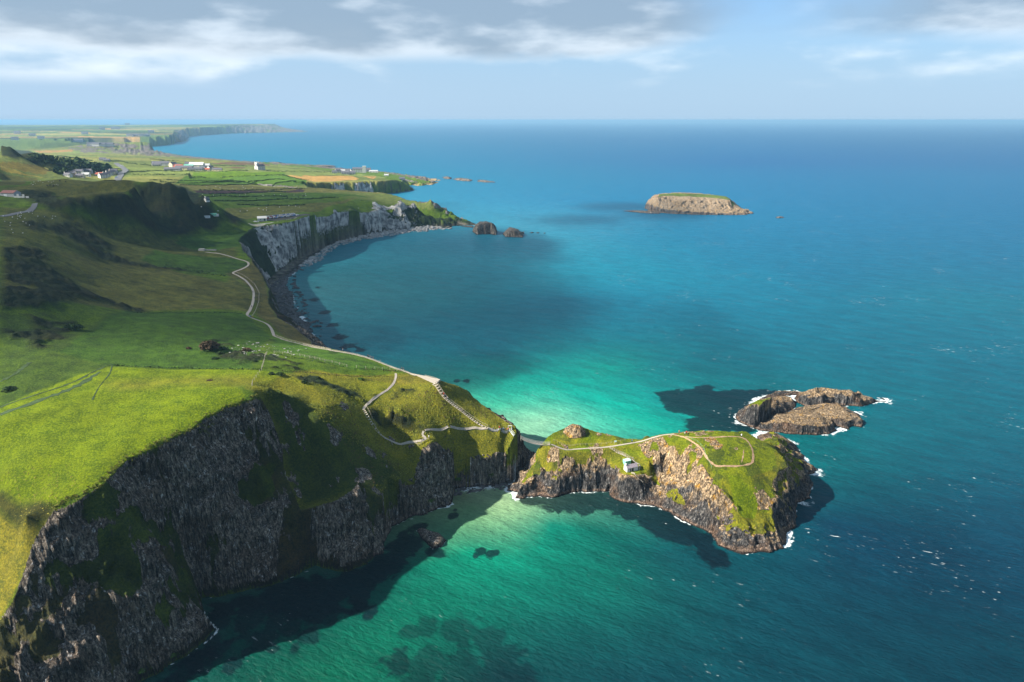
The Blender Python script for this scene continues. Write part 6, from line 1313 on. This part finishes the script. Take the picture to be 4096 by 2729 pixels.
# ------------------------------------------------------------------ cars
def car_mesh(col, nm):
    b = MB(); b.add([(-2.1, -.85, .35), (2.1, -.85, .35), (2.1, .85, .35), (-2.1, .85, .35), (-2.15, -.88, .85), (2.0, -.88, .75), (2.0, .88, .75), (-2.15, .88, .85), (-2.0, -.8, .95), (1.0, -.8, .98), (1.0, .8, .98), (-2.0, .8, .95)],
        [(0, 3, 2, 1), (0, 1, 5, 4), (2, 3, 7, 6), (1, 2, 6, 5), (3, 0, 4, 7), (4, 5, 9, 8), (6, 7, 11, 10), (5, 6, 10, 9), (7, 4, 8, 11), (8, 9, 10, 11)])
    b.add([(-1.7, -.76, .95), (.9, -.76, .97), (.9, .76, .97), (-1.7, .76, .95), (-1.3, -.65, 1.45), (.3, -.65, 1.47), (.3, .65, 1.47), (-1.3, .65, 1.45)], [(0, 1, 5, 4), (1, 2, 6, 5), (2, 3, 7, 6), (3, 0, 4, 7)], 1)
    b.add([(-1.3, -.65, 1.455), (.3, -.65, 1.475), (.3, .65, 1.475), (-1.3, .65, 1.455)], [(0, 1, 2, 3)], 0)
    for x in (-1.3, 1.25):
        for s_ in (-.86, .86): b.bar((x, s_ - .1, .33), (x, s_ + .1, .33), .33, 8, 2)
    return b.mesh('parked_car', [mat('car_' + nm, col, rough=.3, spec=.6, var=.03), M_GLASS, M_DARK])
CM = {n: car_mesh(c, n) for n, c in (('white', (.75, .75, .75)), ('silver', (.5, .52, .55)), ('black', (.02, .02, .025)), ('blue', (.04, .15, .45)), ('red', (.4, .03, .03)), ('grey', (.16, .17, .18)))}
rows = [((1060, 870), (1175, 857), 16), ((1066, 876), (1180, 861), 16), ((1098, 874), (1165, 866), 10), ((1100, 871), (1190, 862), 8)]
for (u0, v0), (u1, v1), n in rows:
    for i in range(n):
        f = i / (n - 1); q = ground(u0 + (u1 - u0) * f, v0 + (v1 - v0) * f); c = rnd.choice(['white', 'silver', 'silver', 'white', 'black', 'blue', 'grey', 'red']); o = link('parked_car', CM[c]); o.location = tuple(q); o.rotation_euler = (0, 0, 1.2 + rnd.gauss(0, .05)); o.scale = (1.15,) * 3
        tag(o, c + ' car parked in the rows above the white cliffs', 'car', c + ' cars in the car park')
for (u, v, c, l) in ((1022, 889, 'white', 'white van-like car left of the small white building'), (1028, 890, 'silver', 'silver car on the lane below the small white building'), (488, 664, 'white', 'white car on the road above the village'), (492, 667, 'silver', 'silver car following the white one above the village'), (466, 712, 'blue', 'blue car on the village road')):
    q = ground(u, v); o = link('parked_car', CM[c]); o.location = tuple(q + np.array([0, 0, .8 if v < 800 else 0])); o.scale = (1.2,) * 3; tag(o, l, 'car')

# ------------------------------------------------------------------ sheep and cattle
def beast(col, nm, s_=1.0):
    b = MB(); b.add([(x, y, z) for x, r in ((-.55, .12), (-.35, .27), (.2, .28), (.45, .18)) for y, z in ((-r, .62), (-r * .6, .62 - r), (r * .6, .62 - r), (r, .62), (r * .6, .62 + r), (-r * .6, .62 + r))],
        [(i * 6 + j, i * 6 + (j + 1) % 6, i * 6 + 6 + (j + 1) % 6, i * 6 + 6 + j) for i in range(3) for j in range(6)] + [(5, 4, 3, 2, 1, 0), (18, 19, 20, 21, 22, 23)])
    b.box((.62, 0, .75), (.3, .16, .2), taper=.7, mi=1)
    for x in (-.35, .25):
        for y in (-.14, .14): b.bar((x, y, .45), (x, y, 0), .05, 4, 1, .035)
    return b.mesh(nm, [mat(nm + '_coat', col, var=.1), mat(nm + '_legs', (col[0] * .3, col[1] * .3, col[2] * .3))])
SM = beast((.70, .67, .60), 'sheep'); CWM = beast((.03, .025, .02), 'cow')
for _ in range(46):
    u, v = rnd.choice([(rnd.uniform(5, 130), rnd.uniform(865, 935)), (rnd.uniform(60, 240), rnd.uniform(845, 880)), (rnd.uniform(120, 240), rnd.uniform(725, 745))]); q = ground(u, v); o = link('sheep', SM); o.location = tuple(q); o.rotation_euler = (0, 0, rnd.random() * 6); o.scale = (.85,) * 3
    tag(o, 'white sheep grazing on the pale slope at the left', 'sheep', 'sheep on the left slopes')
for _ in range(40):
    u, v = rnd.uniform(800, 1230), rnd.choice([rnd.uniform(745, 756), rnd.uniform(777, 786), rnd.uniform(825, 850)]); q = ground(u, v); o = link('sheep', SM); o.location = tuple(q); o.rotation_euler = (0, 0, rnd.random() * 6); o.scale = (1.5,) * 3
    tag(o, 'white sheep on the flat fields above the white cliffs', 'sheep', 'sheep on the flat fields')
for u, v in ((1026, 797), (1150, 793), (1194, 792), (1212, 785), (1213, 790), (1293, 789), (1306, 791), (1218, 786)):
    q = ground(u, v); o = link('cow', CWM); o.location = tuple(q); o.rotation_euler = (0, 0, rnd.random() * 6); o.scale = (2.2,) * 3
    tag(o, 'dark cow on the pasture above the white cliffs', 'cow', 'cows on the cliff-top pasture')
for u, v in ((240, 727), (263, 730), (190, 746), (200, 745), (215, 748)):
    q = ground(u, v); o = link('cow', CWM); o.location = tuple(q); o.rotation_euler = (0, 0, rnd.random() * 6); o.scale = (2.0,) * 3
    tag(o, 'dark cow on the shaded top of the hill', 'cow', 'cows on the hilltop')
